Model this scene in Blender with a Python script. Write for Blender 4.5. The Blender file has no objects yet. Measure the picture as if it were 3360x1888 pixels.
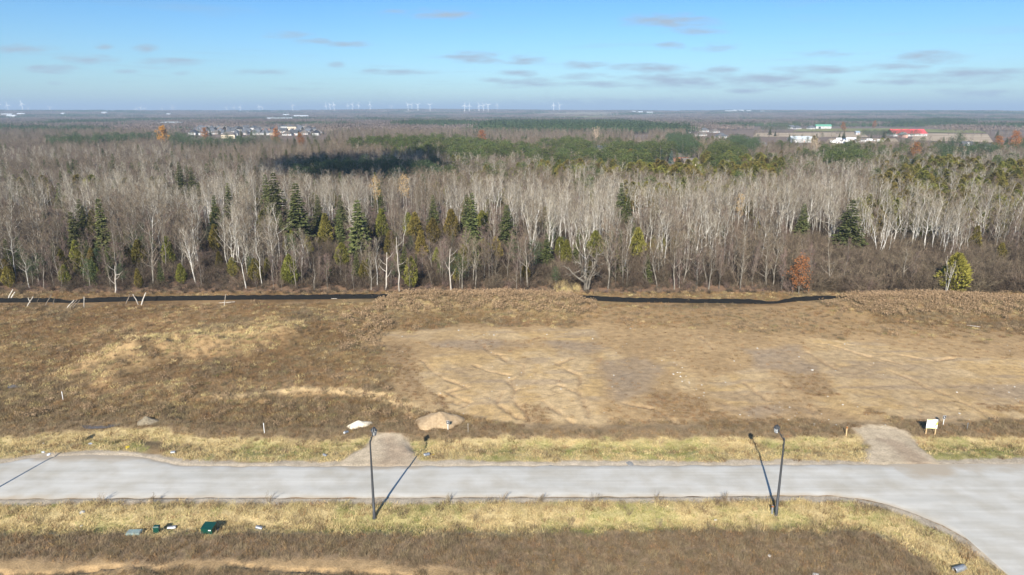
import bpy, math, random
import numpy as np
from mathutils import Vector, Euler

scene = bpy.context.scene
# ------------------------------------------------------------------ camera
CAM_H = 40.0
FPX = 2240.0                       # focal length in pixels of the 3360 px wide photograph
PITCH = math.atan((944 - 366) / FPX)
cam_d = bpy.data.cameras.new("camera"); cam_d.lens = 24.0; cam_d.sensor_width = 36.0
cam_d.clip_start = 0.5; cam_d.clip_end = 90000
cam = bpy.data.objects.new("camera", cam_d); scene.collection.objects.link(cam)
cam.location = (0, 0, CAM_H); cam.rotation_euler = (math.pi / 2 - PITCH, 0, 0)
scene.camera = cam
# ------------------------------------------------------------------ sun, sky, exposure
SUN_EL, SUN_AZ = math.radians(28.5), math.radians(12.0)      # light travels towards +Y, a little towards +X
sun_d = bpy.data.lights.new("sun", 'SUN'); sun_d.energy = 5.0; sun_d.angle = math.radians(0.53); sun_d.color = (1.0, 0.93, 0.82)
sun = bpy.data.objects.new("sun", sun_d); scene.collection.objects.link(sun)
sun.rotation_euler = Vector((math.sin(SUN_AZ) * math.cos(SUN_EL), math.cos(SUN_AZ) * math.cos(SUN_EL), -math.sin(SUN_EL))).to_track_quat('-Z', 'Y').to_euler()
sun.location = (-60, -300, 160)
scene.view_settings.view_transform = 'Standard'; scene.view_settings.look = 'None'
scene.view_settings.gamma = 1.0; scene.view_settings.use_curve_mapping = False
scene.view_settings.exposure = 0.86
scene.cycles.use_denoising = True
scene.cycles.max_bounces = 5; scene.cycles.diffuse_bounces = 3; scene.cycles.transparent_max_bounces = 4
scene.cycles.volume_bounces = 0

world = bpy.data.worlds.new("World"); scene.world = world; world.use_nodes = True
wt = world.node_tree; wn = wt.nodes; wl = wt.links; wn.clear()
def N(tree, typ, **kw):
    n = tree.nodes.new(typ)
    for k, v in kw.items(): setattr(n, k, v)
    return n
sky = N(wt, 'ShaderNodeTexSky', sky_type='NISHITA', sun_disc=False, sun_elevation=SUN_EL, sun_rotation=math.pi + SUN_AZ,
        altitude=300, air_density=1.0, dust_density=0.6, ozone_density=1.6)
# small flat clouds far off: placed by direction (tangent of azimuth, tangent of elevation), ragged by noise
CLOUDS = [(195,175,75,12,1),(400,206,70,11,.9),(290,236,60,11,1),(580,174,30,12,.9),(640,214,70,11,.8),(450,168,22,8,.6),(70,234,40,8,.6),
 (30,202,18,6,.6),(510,243,26,7,.7),(685,248,24,7,.7),(280,280,24,6,.6),(1000,133,55,10,.8),(1085,152,45,9,.8),(1180,160,45,10,.8),
 (1360,62,60,9,.5),(1480,75,70,12,.9),(1150,222,22,8,.6),(1560,200,60,14,.9),(1620,210,45,10,.9),(1710,208,55,12,.8),(1340,245,80,9,.7),
 (1260,240,28,7,.6),(1700,249,45,9,.9),(1730,278,80,13,.9),(1640,270,45,8,.8),(1890,223,60,11,.8),(1900,258,70,9,.7),(2150,92,110,18,.9),
 (2230,120,70,10,.7),(2090,233,85,13,1),(2160,165,35,10,.8),(2290,170,60,11,.6),(2200,273,130,24,1),(2330,237,45,10,.9),(2450,268,150,18,1),
 (2560,278,80,14,.9),(2615,236,95,12,.9),(2940,200,85,18,.9),(2850,230,80,10,.8),(3050,255,170,20,.9),(3200,243,60,10,.8),(2850,273,120,10,.7),
 (3090,308,90,14,.8),(2400,302,70,9,.7),(1950,282,110,10,.7),(2000,338,300,14,.6),(900,245,90,9,.5),(1040,297,60,6,.5),(2640,190,80,10,.5)]
tc = N(wt, 'ShaderNodeTexCoord'); sep = N(wt, 'ShaderNodeSeparateXYZ'); wl.new(tc.outputs['Generated'], sep.inputs[0])
def wmath(op, a, b=None, clamp=False):
    m = N(wt, 'ShaderNodeMath', operation=op, use_clamp=clamp)
    for i, v in enumerate((a, b)):
        if v is None: continue
        if isinstance(v, (int, float)): m.inputs[i].default_value = v
        else: wl.new(v, m.inputs[i])
    return m.outputs[0]
yy = wmath('MAXIMUM', sep.outputs['Y'], 0.02)
tu = wmath('DIVIDE', sep.outputs['X'], yy); tv = wmath('DIVIDE', sep.outputs['Z'], yy)
cuv = N(wt, 'ShaderNodeCombineXYZ'); wl.new(tu, cuv.inputs[0]); wl.new(tv, cuv.inputs[1])
stretch = N(wt, 'ShaderNodeVectorMath', operation='MULTIPLY'); wl.new(cuv.outputs[0], stretch.inputs[0]); stretch.inputs[1].default_value = (26, 120, 0)
cn = N(wt, 'ShaderNodeTexNoise'); wl.new(stretch.outputs[0], cn.inputs['Vector']); cn.inputs['Scale'].default_value = 1.0; cn.inputs['Detail'].default_value = 7
cov = None
for (px, py, w, h, s) in CLOUDS:
    cu = (px - 1680) / (FPX * math.cos(PITCH)); cv = (366 - py) / FPX * math.cos(PITCH) ** 0.5
    d = N(wt, 'ShaderNodeVectorMath', operation='SUBTRACT'); wl.new(cuv.outputs[0], d.inputs[0]); d.inputs[1].default_value = (cu, cv, 0)
    d2 = N(wt, 'ShaderNodeVectorMath', operation='MULTIPLY'); wl.new(d.outputs[0], d2.inputs[0]); d2.inputs[1].default_value = (FPX / w / 2.0, FPX / h / 1.7, 0)
    ln = N(wt, 'ShaderNodeVectorMath', operation='LENGTH'); wl.new(d2.outputs[0], ln.inputs[0])
    e = wmath('MULTIPLY', wmath('SUBTRACT', 1.0, ln.outputs['Value'], True), s)
    cov = e if cov is None else wmath('MAXIMUM', cov, e)
# the same scattered clouds all round the sky: planar layer noise
zz = wmath('MAXIMUM', sep.outputs['Z'], 0.03)
pl = N(wt, 'ShaderNodeCombineXYZ'); wl.new(wmath('DIVIDE', sep.outputs['X'], zz), pl.inputs[0]); wl.new(wmath('DIVIDE', sep.outputs['Y'], zz), pl.inputs[1])
pn = N(wt, 'ShaderNodeTexNoise'); wl.new(pl.outputs[0], pn.inputs['Vector']); pn.inputs['Scale'].default_value = 0.5; pn.inputs['Detail'].default_value = 6
soft = wmath('MULTIPLY', wmath('SUBTRACT', pn.outputs['Fac'], 0.56, True), 1.6)
edge = wmath('MULTIPLY', wmath('SUBTRACT', wmath('ADD', cov, wmath('MULTIPLY', wmath('SUBTRACT', cn.outputs['Fac'], 0.5), 2.0)), 0.05), 1.0, True)
edge = wmath('MULTIPLY', edge, wmath('MULTIPLY', cov, 3.0, True))
cl = wmath('MULTIPLY', wmath('ADD', wmath('MULTIPLY', edge, 1.0), soft, True), 0.95)
cmix = N(wt, 'ShaderNodeMix', data_type='RGBA'); wl.new(cl, cmix.inputs['Factor'])
skyc = N(wt, 'ShaderNodeMix', data_type='RGBA', blend_type='MULTIPLY'); skyc.inputs['Factor'].default_value = 1.0
wl.new(sky.outputs[0], skyc.inputs['A'])
# clear cold air: bluish towards the horizon all round
hr = N(wt, 'ShaderNodeValToRGB'); wl.new(sep.outputs['Z'], hr.inputs[0]); cr_ = hr.color_ramp
cr_.elements[0].position = 0.0; cr_.elements[0].color = (.50, .67, .82, 1); cr_.elements[1].position = .45; cr_.elements[1].color = (.55, .74, .92, 1)
e_ = cr_.elements.new(.14); e_.color = (.285, .53, .78, 1)
wl.new(hr.outputs[0], skyc.inputs['B'])
wl.new(skyc.outputs['Result'], cmix.inputs['A'])
cmix.inputs['B'].default_value = (2.35, 2.95, 3.65, 1)
bg = N(wt, 'ShaderNodeBackground'); wl.new(cmix.outputs['Result'], bg.inputs[0]); bg.inputs[1].default_value = 0.1
wout = N(wt, 'ShaderNodeOutputWorld'); wl.new(bg.outputs[0], wout.inputs[0])

# ------------------------------------------------------------------ helpers
R = np.random.default_rng(11)
random.seed(5)
COL = scene.collection
CP, SP = math.cos(PITCH), math.sin(PITCH)
def gp(px, py, z=0.0):
    """world point at height z on the line of sight through photograph pixel (px, py)"""
    a, b = (px - 1680) / FPX, (py - 944) / FPX
    d = (a, CP - b * SP, -SP - b * CP)
    t = (z - CAM_H) / d[2]
    return d[0] * t, d[1] * t
def top(px, ytop, h):
    """ground position of a thing of height h whose top shows at pixel (px, ytop)"""
    return gp(px, ytop, h)
def u_of(px, D, z=0.0):
    """world X of column px at ground distance D"""
    return (px - 1680) / FPX * (D * CP + (CAM_H - z) * SP)
def sstep(a, b, x):
    t = np.clip((x - a) / (b - a + 1e-9), 0, 1); return t * t * (3 - 2 * t)
def vnoise(x, y, cell, seed):
    """smooth value noise 0..1"""
    r = np.random.default_rng(seed); n = 128
    g = r.random((n, n))
    fx, fy = x / cell + 37.3, y / cell + 11.7
    ix, iy = np.floor(fx).astype(int), np.floor(fy).astype(int)
    tx, ty = fx - ix, fy - iy
    tx = tx * tx * (3 - 2 * tx); ty = ty * ty * (3 - 2 * ty)
    a, b = g[ix % n, iy % n], g[(ix + 1) % n, iy % n]; c, d = g[ix % n, (iy + 1) % n], g[(ix + 1) % n, (iy + 1) % n]
    return (a * (1 - tx) + b * tx) * (1 - ty) + (c * (1 - tx) + d * tx) * ty
def fbm(x, y, cell, seed, oct=4, gain=0.5):
    s = 0; a = 1; t = 0
    for i in range(oct):
        s = s + a * vnoise(x, y, cell / 2 ** i, seed + i * 7); t += a; a *= gain
    return s / t
def segdist(x, y, pts, closed=False):
    d = np.full(x.shape, 1e9); n = len(pts)
    for i in range(n if closed else n - 1):
        ax, ay = pts[i]; bx, by = pts[(i + 1) % n]
        vx, vy = bx - ax, by - ay; L = vx * vx + vy * vy + 1e-9
        t = np.clip(((x - ax) * vx + (y - ay) * vy) / L, 0, 1)
        d = np.minimum(d, (x - ax - t * vx) ** 2 + (y - ay - t * vy) ** 2)
    return np.sqrt(d)
def inside(x, y, pts):
    c = np.zeros(x.shape, bool); n = len(pts)
    for i in range(n):
        ax, ay = pts[i]; bx, by = pts[(i + 1) % n]
        if ay == by: continue
        c ^= ((ay > y) != (by > y)) & (x < (bx - ax) * (y - ay) / (by - ay) + ax)
    return c
def wpts(pts, z=0.0): return [gp(a, b, z) for a, b in pts]
def zone(x, y, pts, softm, jit=0.0, seed=1, cell=3.0):
    """0..1 mask of the ground patch outlined by photograph pixels"""
    W = wpts(pts)
    d = segdist(x, y, W, True); sd = np.where(inside(x, y, W), d, -d)
    if jit: sd = sd + (fbm(x, y, cell, seed, 4) - 0.5) * 2 * jit
    return sstep(-softm, softm, sd)
def ridge(x, y, pts, width):
    d = segdist(x, y, wpts(pts)); return np.exp(-(d / width) ** 2)

# ------------------------------------------------------------------ terrain height
ROAD_FAR = wpts([(-1300,1540),(-400,1534),(0,1521),(100,1502),(230,1495),(330,1492),(430,1495),(500,1508),(560,1521),(620,1529),(1100,1530),(1700,1528),(2300,1527),(2700,1524),(3360,1521),(4300,1518)])
ROAD_NEAR = wpts([(-1300,1645),(-400,1641),(0,1637),(500,1634),(1100,1633),(1700,1631),(2300,1629),(2650,1625),(2720,1626),(2800,1632),(2900,1652),(3000,1684),(3100,1727),(3200,1785),(3280,1838),(3340,1885),(3440,1970),(3650,2200)])
RF = np.array(ROAD_FAR); RN = np.array(ROAD_NEAR)
def road_far(x): return np.interp(x, RF[:, 0], RF[:, 1])
def road_near(x): return np.interp(x, RN[:, 0], RN[:, 1])
DRIVE1 = [(1225,1418),(1325,1424),(1345,1470),(1395,1533),(1085,1533),(1140,1495),(1185,1462)]
DRIVE2 = [(2790,1404),(2950,1402),(3000,1445),(3060,1500),(3105,1534),(2835,1532),(2850,1480),(2830,1440)]
BERM1 = wpts([(1330,1012),(1420,1006),(1600,1003),(1780,1006),(1850,1014)])
BERM2 = wpts([(2830,1010),(3000,1005),(3200,1010),(3400,1020),(3700,1030)])
MOUND = wpts([(430,1190),(600,1150),(760,1120),(900,1105)])
PIT = [(880,1300),(1000,1284),(1130,1284),(1260,1306),(1340,1345),(1370,1380),(1200,1400),(900,1400),(600,1380),(560,1330),(700,1305)]
RILLS = [[(1390,1190),(1420,1225),(1450,1245),(1500,1262),(1530,1275),(1470,1290),(1500,1310),(1540,1325),(1510,1345)],
 [(1590,1150),(1640,1170),(1665,1195),(1720,1200),(1712,1235),(1670,1255),(1690,1285),(1680,1310),(1700,1335),(1735,1370),(1740,1400)],
 [(1550,1200),(1600,1222),(1680,1238)],[(1880,1180),(1830,1200),(1850,1215),(1900,1235),(1905,1260),(1890,1285),(1920,1330),(1930,1375)],
 [(1840,1270),(1880,1290)],[(1780,1320),(1820,1350),(1880,1395)],[(2050,1330),(2160,1350),(2220,1395)],
 [(2740,1140),(2830,1170),(2900,1185),(2960,1200)],[(2900,1215),(2990,1250),(3060,1285),(3130,1310),(3230,1360),(3270,1385)],
 [(2650,1160),(2700,1195),(2750,1220)],[(2560,1250),(2600,1300),(2650,1340),(2690,1390)],[(2440,1260),(2480,1290),(2520,1320)],
 [(2960,1170),(3060,1190),(3130,1180)],[(1590,1140),(1610,1165),(1660,1170)],[(1440,1300),(1500,1330)],
 [(3000,1310),(3010,1340)],[(3020,1350),(3022,1370)],[(2300,1110),(2340,1150)],[(1650,1290),(1630,1330),(1700,1380)]]
RUTS = [[(-50,1880),(150,1884),(290,1866),(420,1855),(480,1862),(560,1888),(600,1900)],[(760,1850),(860,1866),(1000,1872),(1120,1876),(1300,1884),(1420,1900)],
        [(60,1890),(300,1872),(400,1858)]]
def hills(x, y):
    d = np.hypot(x, y)
    f = sstep(3500, 7500, d)
    n = fbm(x, y, 3800, 71, 3)
    side = np.clip(x / (y + 1), -0.8, 0.8)
    return f * (2 + 70 * n - 16 * sstep(0.05, 0.5, side)) * 1.05 - 30 * sstep(9500, 16000, d) * f
def height(x, y):
    x = np.asarray(x, float); y = np.asarray(y, float)
    z = 0.22 * (fbm(x, y, 14, 3, 3) - 0.5)
    rf, rn = road_far(x), road_near(x)
    # ditches and the roadbed
    df, dn = y - rf, rn - y
    dn2 = segdist(x, y, ROAD_NEAR); dn2 = np.where(y < rn, dn2, 0)
    ditch_f = -0.55 * np.exp(-((df - 5.2) / 1.9) ** 2)
    ditch_n = -0.55 * np.exp(-((dn2 - 4.7) / 1.5) ** 2) * (dn2 > 0)
    dr = np.maximum(zone(x, y, DRIVE1, 0.8), zone(x, y, DRIVE2, 0.8))
    z = z + (ditch_f * (1 - dr) + ditch_n) + 0.25 * sstep(6, 10, df) * (1 - dr * 0.5)
    onroad = (df < 0.2) & (dn2 < 0.2)
    z = np.where(onroad, -0.08 - 0.02 * np.abs(z), z)
    # berms and mounds
    lump = 0.55 + 0.9 * fbm(x, y, 5, 31, 3)
    z = z + 2.1 * np.exp(-(segdist(x, y, BERM1) / 5.0) ** 2) * lump
    z = z + 1.5 * np.exp(-(segdist(x, y, BERM2) / 5.5) ** 2) * lump
    z = z + 2.2 * np.exp(-(segdist(x, y, MOUND) / 6.5) ** 2) * np.clip(2.6 * fbm(x, y, 5.5, 33, 3) - .55, 0, 2)
    near = (y > 40) & (y < 175) & (np.abs(x) < 160)
    if near.any():
        xn, yn = x[near], y[near]; q = z[near]
        left = zone(xn, yn, [(-200,1010),(1230,1010),(1210,1130),(1290,1260),(900,1300),(500,1400),(-200,1420)], 3.0, 2.0, 5)
        q = q + left * (0.8 * (fbm(xn, yn, 4.5, 41, 4) - 0.5) + 1.5 * (fbm(xn, yn, 15, 43, 2) - 0.5))
        q = q - 0.7 * zone(xn, yn, PIT, 1.2, 1.0, 6)
        soil = zone(xn, yn, SOIL, 2.0, 1.0, 9)
        q = q + soil * 0.10 * (fbm(xn, yn, 9, 51, 5) - 0.5)
        rd = 0
        for i, r in enumerate(RILLS):
            wob = (fbm(xn, yn, 2.0, 60, 2) - 0.5) * 1.3
            d = np.abs(segdist(xn, yn, wpts(r)) + wob * 0.6)
            rd = np.maximum(rd, np.exp(-(d / 0.26) ** 2))
        q = q - 0.22 * rd
        rv = fbm(xn, yn, 8, 77, 4); cr = np.exp(-((rv - 0.5) / 0.010) ** 2) + .7 * np.exp(-((fbm(xn * .6, yn, 5, 79, 4) - 0.5) / 0.009) ** 2)
        q = q - 0.07 * cr * soil
        ru = 0
        for r in RUTS:
            d = segdist(xn, yn, wpts(r)) + (fbm(xn, yn, 1.5, 61, 2) - 0.5) * 0.8
            ru = np.maximum(ru, np.exp(-(np.abs(d) / 0.22) ** 2))
        q = q - 0.42 * ru
        z[near] = q
    z = np.where(y > 170, z * 0.4, z)
    return z + hills(x, y)
SOIL = [(1222,1085),(1400,1078),(1620,1072),(1800,1074),(1960,1066),(2300,1082),(2600,1100),(2900,1112),(3500,1125),(3600,1395),(3100,1396),(2900,1392),(2700,1402),(2400,1412),(1900,1416),(1600,1412),(1500,1385),(1390,1350),(1320,1290),(1320,1220),(1250,1180),(1215,1130)]
def hz(x, y): return float(height(np.array([x]), np.array([y]))[0])

# ------------------------------------------------------------------ materials
def mat(name): 
    m = bpy.data.materials.new(name); m.use_nodes = True
    return m, m.node_tree, m.node_tree.nodes['Principled BSDF']
def grain(name, c1, c2, scale=6.0, rough=0.9, rnd=0.25, bump=0.0, detail=4, metal=0.0, hue=0.0, c3=None, stretch=None, spec=0.3):
    """colour varying between two tones by noise, and a little from copy to copy"""
    m, t, b = mat(name)
    co = N(t, 'ShaderNodeTexCoord'); n = N(t, 'ShaderNodeTexNoise'); n.inputs['Scale'].default_value = scale; n.inputs['Detail'].default_value = detail
    src = co.outputs['Object']
    if stretch:
        mp = N(t, 'ShaderNodeMapping'); mp.inputs['Scale'].default_value = stretch; t.links.new(src, mp.inputs[0]); src = mp.outputs[0]
    t.links.new(src, n.inputs['Vector'])
    r = N(t, 'ShaderNodeValToRGB'); r.color_ramp.elements[0].position = 0.35; r.color_ramp.elements[1].position = 0.66
    r.color_ramp.elements[0].color = (*c1, 1); r.color_ramp.elements[1].color = (*c2, 1)
    if c3:
        e = r.color_ramp.elements.new(0.82); e.color = (*c3, 1)
    t.links.new(n.outputs['Fac'], r.inputs[0])
    out = r.outputs[0]
    if rnd or hue:
        oi = N(t, 'ShaderNodeObjectInfo')
        hs = N(t, 'ShaderNodeHueSaturation')
        mr = N(t, 'ShaderNodeMapRange'); mr.inputs['To Min'].default_value = 1 - rnd; mr.inputs['To Max'].default_value = 1 + rnd
        t.links.new(oi.outputs['Random'], mr.inputs[0]); t.links.new(mr.outputs[0], hs.inputs['Value'])
        if hue:
            m2 = N(t, 'ShaderNodeMath', operation='MULTIPLY'); m2.inputs[1].default_value = 7.31; t.links.new(oi.outputs['Random'], m2.inputs[0])
            m3 = N(t, 'ShaderNodeMath', operation='FRACT'); t.links.new(m2.outputs[0], m3.inputs[0])
            mh = N(t, 'ShaderNodeMapRange'); mh.inputs['To Min'].default_value = 0.5 - hue; mh.inputs['To Max'].default_value = 0.5 + hue
            t.links.new(m3.outputs[0], mh.inputs[0]); t.links.new(mh.outputs[0], hs.inputs['Hue'])
        t.links.new(out, hs.inputs['Color']); out = hs.outputs[0]
    t.links.new(out, b.inputs['Base Color']); b.inputs['Roughness'].default_value = rough; b.inputs['Metallic'].default_value = metal
    b.inputs['Specular IOR Level'].default_value = spec
    if bump:
        bp = N(t, 'ShaderNodeBump'); bp.inputs['Strength'].default_value = bump; bp.inputs['Distance'].default_value = 0.05
        t.links.new(n.outputs['Fac'], bp.inputs['Height']); t.links.new(bp.outputs[0], b.inputs['Normal'])
    return m
MT = {}
MT['aspen_bark'] = grain('aspen_bark', (.27,.25,.215), (.64,.61,.55), 1.6, rnd=.22, stretch=(1,1,.35), spec=.1)
MT['aspen_twig'] = grain('aspen_twig', (.20,.17,.125), (.36,.315,.24), .8, rnd=.2, hue=.008, spec=.1)
MT['birch_bark'] = grain('birch_bark', (.62,.60,.56), (.80,.78,.74), 2.0, rnd=.1, stretch=(1,1,.5), spec=.1)
MT['grey_bark'] = grain('grey_bark', (.11,.098,.08), (.28,.25,.205), 2.0, rnd=.25, stretch=(1,1,.3), spec=.1)
MT['grey_twig'] = grain('grey_twig', (.11,.084,.058), (.21,.165,.115), .8, rnd=.35, hue=.012, spec=.1)
MT['red_twig'] = grain('red_twig', (.125,.088,.07), (.205,.15,.125), .8, rnd=.2, hue=.012, spec=.1)
MT['shrub_twig'] = grain('shrub_twig', (.06,.045,.032), (.135,.105,.075), 1.2, rnd=.3, hue=.012, spec=.1)
MT['tan_twig'] = grain('tan_twig', (.42,.32,.22), (.58,.46,.33), .8, rnd=.15, spec=.1)
MT['spruce'] = grain('spruce_needles', (.042,.055,.02), (.14,.145,.05), 1.3, rnd=.25, hue=.015, spec=.15)
MT['blue_spruce'] = grain('blue_spruce_needles', (.07,.12,.095), (.15,.21,.18), 1.3, rnd=.15, spec=.15)
MT['cedar'] = grain('cedar_sprays', (.10,.092,.022), (.215,.19,.044), 1.4, rnd=.32, hue=.03, spec=.15)
MT['yellow_cedar'] = grain('yellow_cedar_sprays', (.17,.155,.03), (.29,.26,.055), 1.4, rnd=.05, spec=.15)
MT['pine'] = grain('pine_needles', (.045,.066,.02), (.12,.135,.042), 1.2, rnd=.22, hue=.02, spec=.15)
MT['dark_pine'] = grain('dark_pine_needles', (.04,.065,.028), (.085,.115,.05), 1.2, rnd=.22, hue=.015, spec=.15)
MT['rust'] = grain('rust_leaves', (.22,.085,.03), (.36,.16,.06), 1.5, rnd=.2, hue=.015, spec=.1)
MT['orange'] = grain('orange_leaves', (.42,.20,.035), (.58,.30,.06), 1.5, rnd=.12, spec=.1)
MT['larch'] = grain('larch_needles', (.40,.26,.10), (.56,.38,.17), 1.2, rnd=.12, spec=.1)
MT['straw'] = grain('straw_grass', (.36,.27,.12), (.56,.45,.23), 1.5, rnd=.25, hue=.012, spec=.2)
MT['green_grass'] = grain('green_grass', (.16,.17,.045), (.30,.29,.10), 1.5, rnd=.25, hue=.02, spec=.2)
MT['brown_grass'] = grain('brown_grass', (.14,.085,.039), (.295,.192,.094), 1.5, rnd=.4, hue=.012, spec=.15)
MT['weed'] = grain('weed_stalks', (.145,.108,.062), (.295,.225,.135), 1.5, rnd=.3, hue=.012, spec=.15)
MT['weed_head'] = grain('weed_heads', (.24,.16,.09), (.40,.285,.175), 2.0, rnd=.2, spec=.1)
MT['far_bare'] = grain('far_bare_canopy', (.12,.093,.078), (.235,.19,.16), .12, rnd=.25, hue=.012, spec=.05)
MT['far_green'] = grain('far_conifer_canopy', (.04,.065,.03), (.085,.115,.05), .15, rnd=.25, hue=.02, spec=.05)
MT['post'] = grain('weathered_wood', (.30,.26,.21), (.52,.48,.42), 5, rnd=.2, stretch=(1,1,.15))
MT['post_dark'] = grain('dark_old_wood', (.10,.08,.06), (.2,.165,.13), 5, rnd=.2, stretch=(1,1,.15))
MT['lumber'] = grain('new_lumber', (.50,.34,.17), (.64,.46,.26), 8, rnd=.05, stretch=(1,1,.15))
MT['silt'] = grain('black_geotextile', (.008,.008,.008), (.02,.02,.02), 14, rnd=0, bump=.3, rough=.95, spec=.04)
MT['pole'] = grain('dark_lamp_paint', (.028,.03,.034), (.055,.058,.062), 20, rnd=.05, rough=.5, spec=.5)
MT['lamp_glass'] = grain('lantern_glass', (.55,.58,.6), (.7,.72,.73), 3, rnd=0, rough=.15, spec=.6)
MT['box_green'] = grain('green_enamel', (.005,.042,.03), (.008,.062,.042), 6, rnd=.03, rough=.32, spec=.5)
MT['galv'] = grain('galvanised_steel', (.28,.30,.32), (.46,.48,.50), 9, rnd=.05, rough=.38, metal=.6)
MT['pad'] = grain('vault_lid_plastic', (.20,.27,.245), (.30,.36,.33), 5, rnd=.03, rough=.55)
MT['white'] = grain('white_paint', (.74,.74,.73), (.82,.82,.81), 2, rnd=.04, rough=.6)
MT['black'] = grain('black_print', (.012,.012,.014), (.02,.02,.022), 4, rnd=0, rough=.5)
MT['yellow'] = grain('yellow_print', (.78,.66,.03), (.85,.74,.06), 4, rnd=0, rough=.5)
MT['greyprint'] = grain('grey_print', (.22,.23,.25), (.30,.31,.33), 4, rnd=0, rough=.5)
MT['limeprint'] = grain('lime_print', (.55,.62,.15), (.66,.70,.25), 4, rnd=0, rough=.5)
MT['rock'] = grain('pale_stone', (.36,.34,.30), (.66,.63,.57), 7, rnd=.2, bump=.4)
MT['rock_grey'] = grain('grey_stone', (.17,.165,.155), (.34,.33,.31), 7, rnd=.2, bump=.4)
MT['plastic'] = grain('litter_plastic', (.60,.64,.70), (.78,.80,.82), 3, rnd=.1, rough=.4)
MT['yellow_plastic'] = grain('yellow_plastic', (.70,.50,.03), (.78,.58,.05), 3, rnd=.05, rough=.4)
MT['shingle'] = grain('grey_shingles', (.065,.07,.08), (.12,.125,.135), 3, rnd=.35)
MT['shingle_brown'] = grain('brown_shingles', (.09,.08,.07), (.15,.13,.115), 3, rnd=.25)
MT['siding'] = grain('pale_siding', (.36,.36,.355), (.50,.50,.49), 1, rnd=.15)
MT['cream'] = grain('cream_siding', (.52,.44,.33), (.64,.55,.43), 1, rnd=.15)
MT['brick'] = grain('red_brick', (.32,.12,.07), (.46,.2,.13), 3, rnd=.1)
MT['pink_brick'] = grain('pale_pink_brick', (.48,.26,.2), (.6,.36,.29), 3, rnd=.05)
MT['window'] = grain('window_glass', (.03,.035,.045), (.06,.07,.08), 2, rnd=.1, rough=.15, spec=.6)
MT['red_roof'] = grain('red_metal_roof', (.62,.07,.08), (.72,.11,.12), .6, rnd=.02, rough=.55)
MT['green_roof'] = grain('green_metal_roof', (.10,.30,.2), (.16,.38,.27), .6, rnd=.02, rough=.55)
MT['steel_roof'] = grain('pale_steel_roof', (.40,.44,.47), (.54,.58,.6), .6, rnd=.1, rough=.5)
MT['blue_steel'] = grain('blue_grey_roof', (.2,.27,.34), (.28,.35,.42), .6, rnd=.05, rough=.5)
MT['turbine'] = grain('turbine_white', (.80,.81,.82), (.86,.86,.86), .1, rnd=.02, rough=.5)
MT['tyre'] = grain('tyre_rubber', (.02,.02,.02), (.035,.035,.035), 3, rnd=0)
MT['car_dark'] = grain('dark_car_paint', (.03,.035,.05), (.06,.07,.09), 1, rnd=.4, rough=.3, spec=.5)
MT['car_blue'] = grain('blue_car_paint', (.06,.12,.25), (.09,.17,.33), 1, rnd=.1, rough=.3, spec=.5)
MT['cloud'] = grain('cloud_vapour', (.85,.85,.86), (.92,.92,.92), .01, rnd=0, rough=1)

# ground: zone colours come from the vertex attribute, grain and grit from noise
def ground_material():
    m, t, b = mat('earth_and_turf'); L = t.links
    at = N(t, 'ShaderNodeAttribute', attribute_name='earth'); ge = N(t, 'ShaderNodeNewGeometry')
    def noise(s, d):
        n = N(t, 'ShaderNodeTexNoise'); n.inputs['Scale'].default_value = s; n.inputs['Detail'].default_value = d; L.new(ge.outputs['Position'], n.inputs['Vector']); return n
    n1, n2, n3 = noise(0.9, 6), noise(6.0, 4), noise(0.02, 6)
    def mr(src, a, bb):
        k = N(t, 'ShaderNodeMapRange'); k.inputs['From Min'].default_value = .3; k.inputs['From Max'].default_value = .7
        k.inputs['To Min'].default_value = a; k.inputs['To Max'].default_value = bb; L.new(src, k.inputs[0]); return k.outputs[0]
    mm = N(t, 'ShaderNodeMath', operation='MULTIPLY'); L.new(mr(n1.outputs[0], .80, 1.2), mm.inputs[0]); L.new(mr(n2.outputs[0], .78, 1.22), mm.inputs[1])
    m2 = N(t, 'ShaderNodeMath', operation='MULTIPLY'); L.new(mm.outputs[0], m2.inputs[0]); L.new(mr(n3.outputs[0], .9, 1.1), m2.inputs[1])
    mul = N(t, 'ShaderNodeMix', data_type='RGBA', blend_type='MULTIPLY'); mul.inputs['Factor'].default_value = 1
    L.new(at.outputs['Color'], mul.inputs['A']); L.new(m2.outputs[0], mul.inputs['B'])
    L.new(mul.outputs['Result'], b.inputs['Base Color']); b.inputs['Roughness'].default_value = .95; b.inputs['Specular IOR Level'].default_value = .15
    ad = N(t, 'ShaderNodeMath', operation='ADD'); L.new(n1.outputs[0], ad.inputs[0]); L.new(n2.outputs[0], ad.inputs[1])
    bp = N(t, 'ShaderNodeBump'); bp.inputs['Strength'].default_value = .5; bp.inputs['Distance'].default_value = .12
    L.new(ad.outputs[0], bp.inputs['Height']); L.new(bp.outputs[0], b.inputs['Normal'])
    return m
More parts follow.
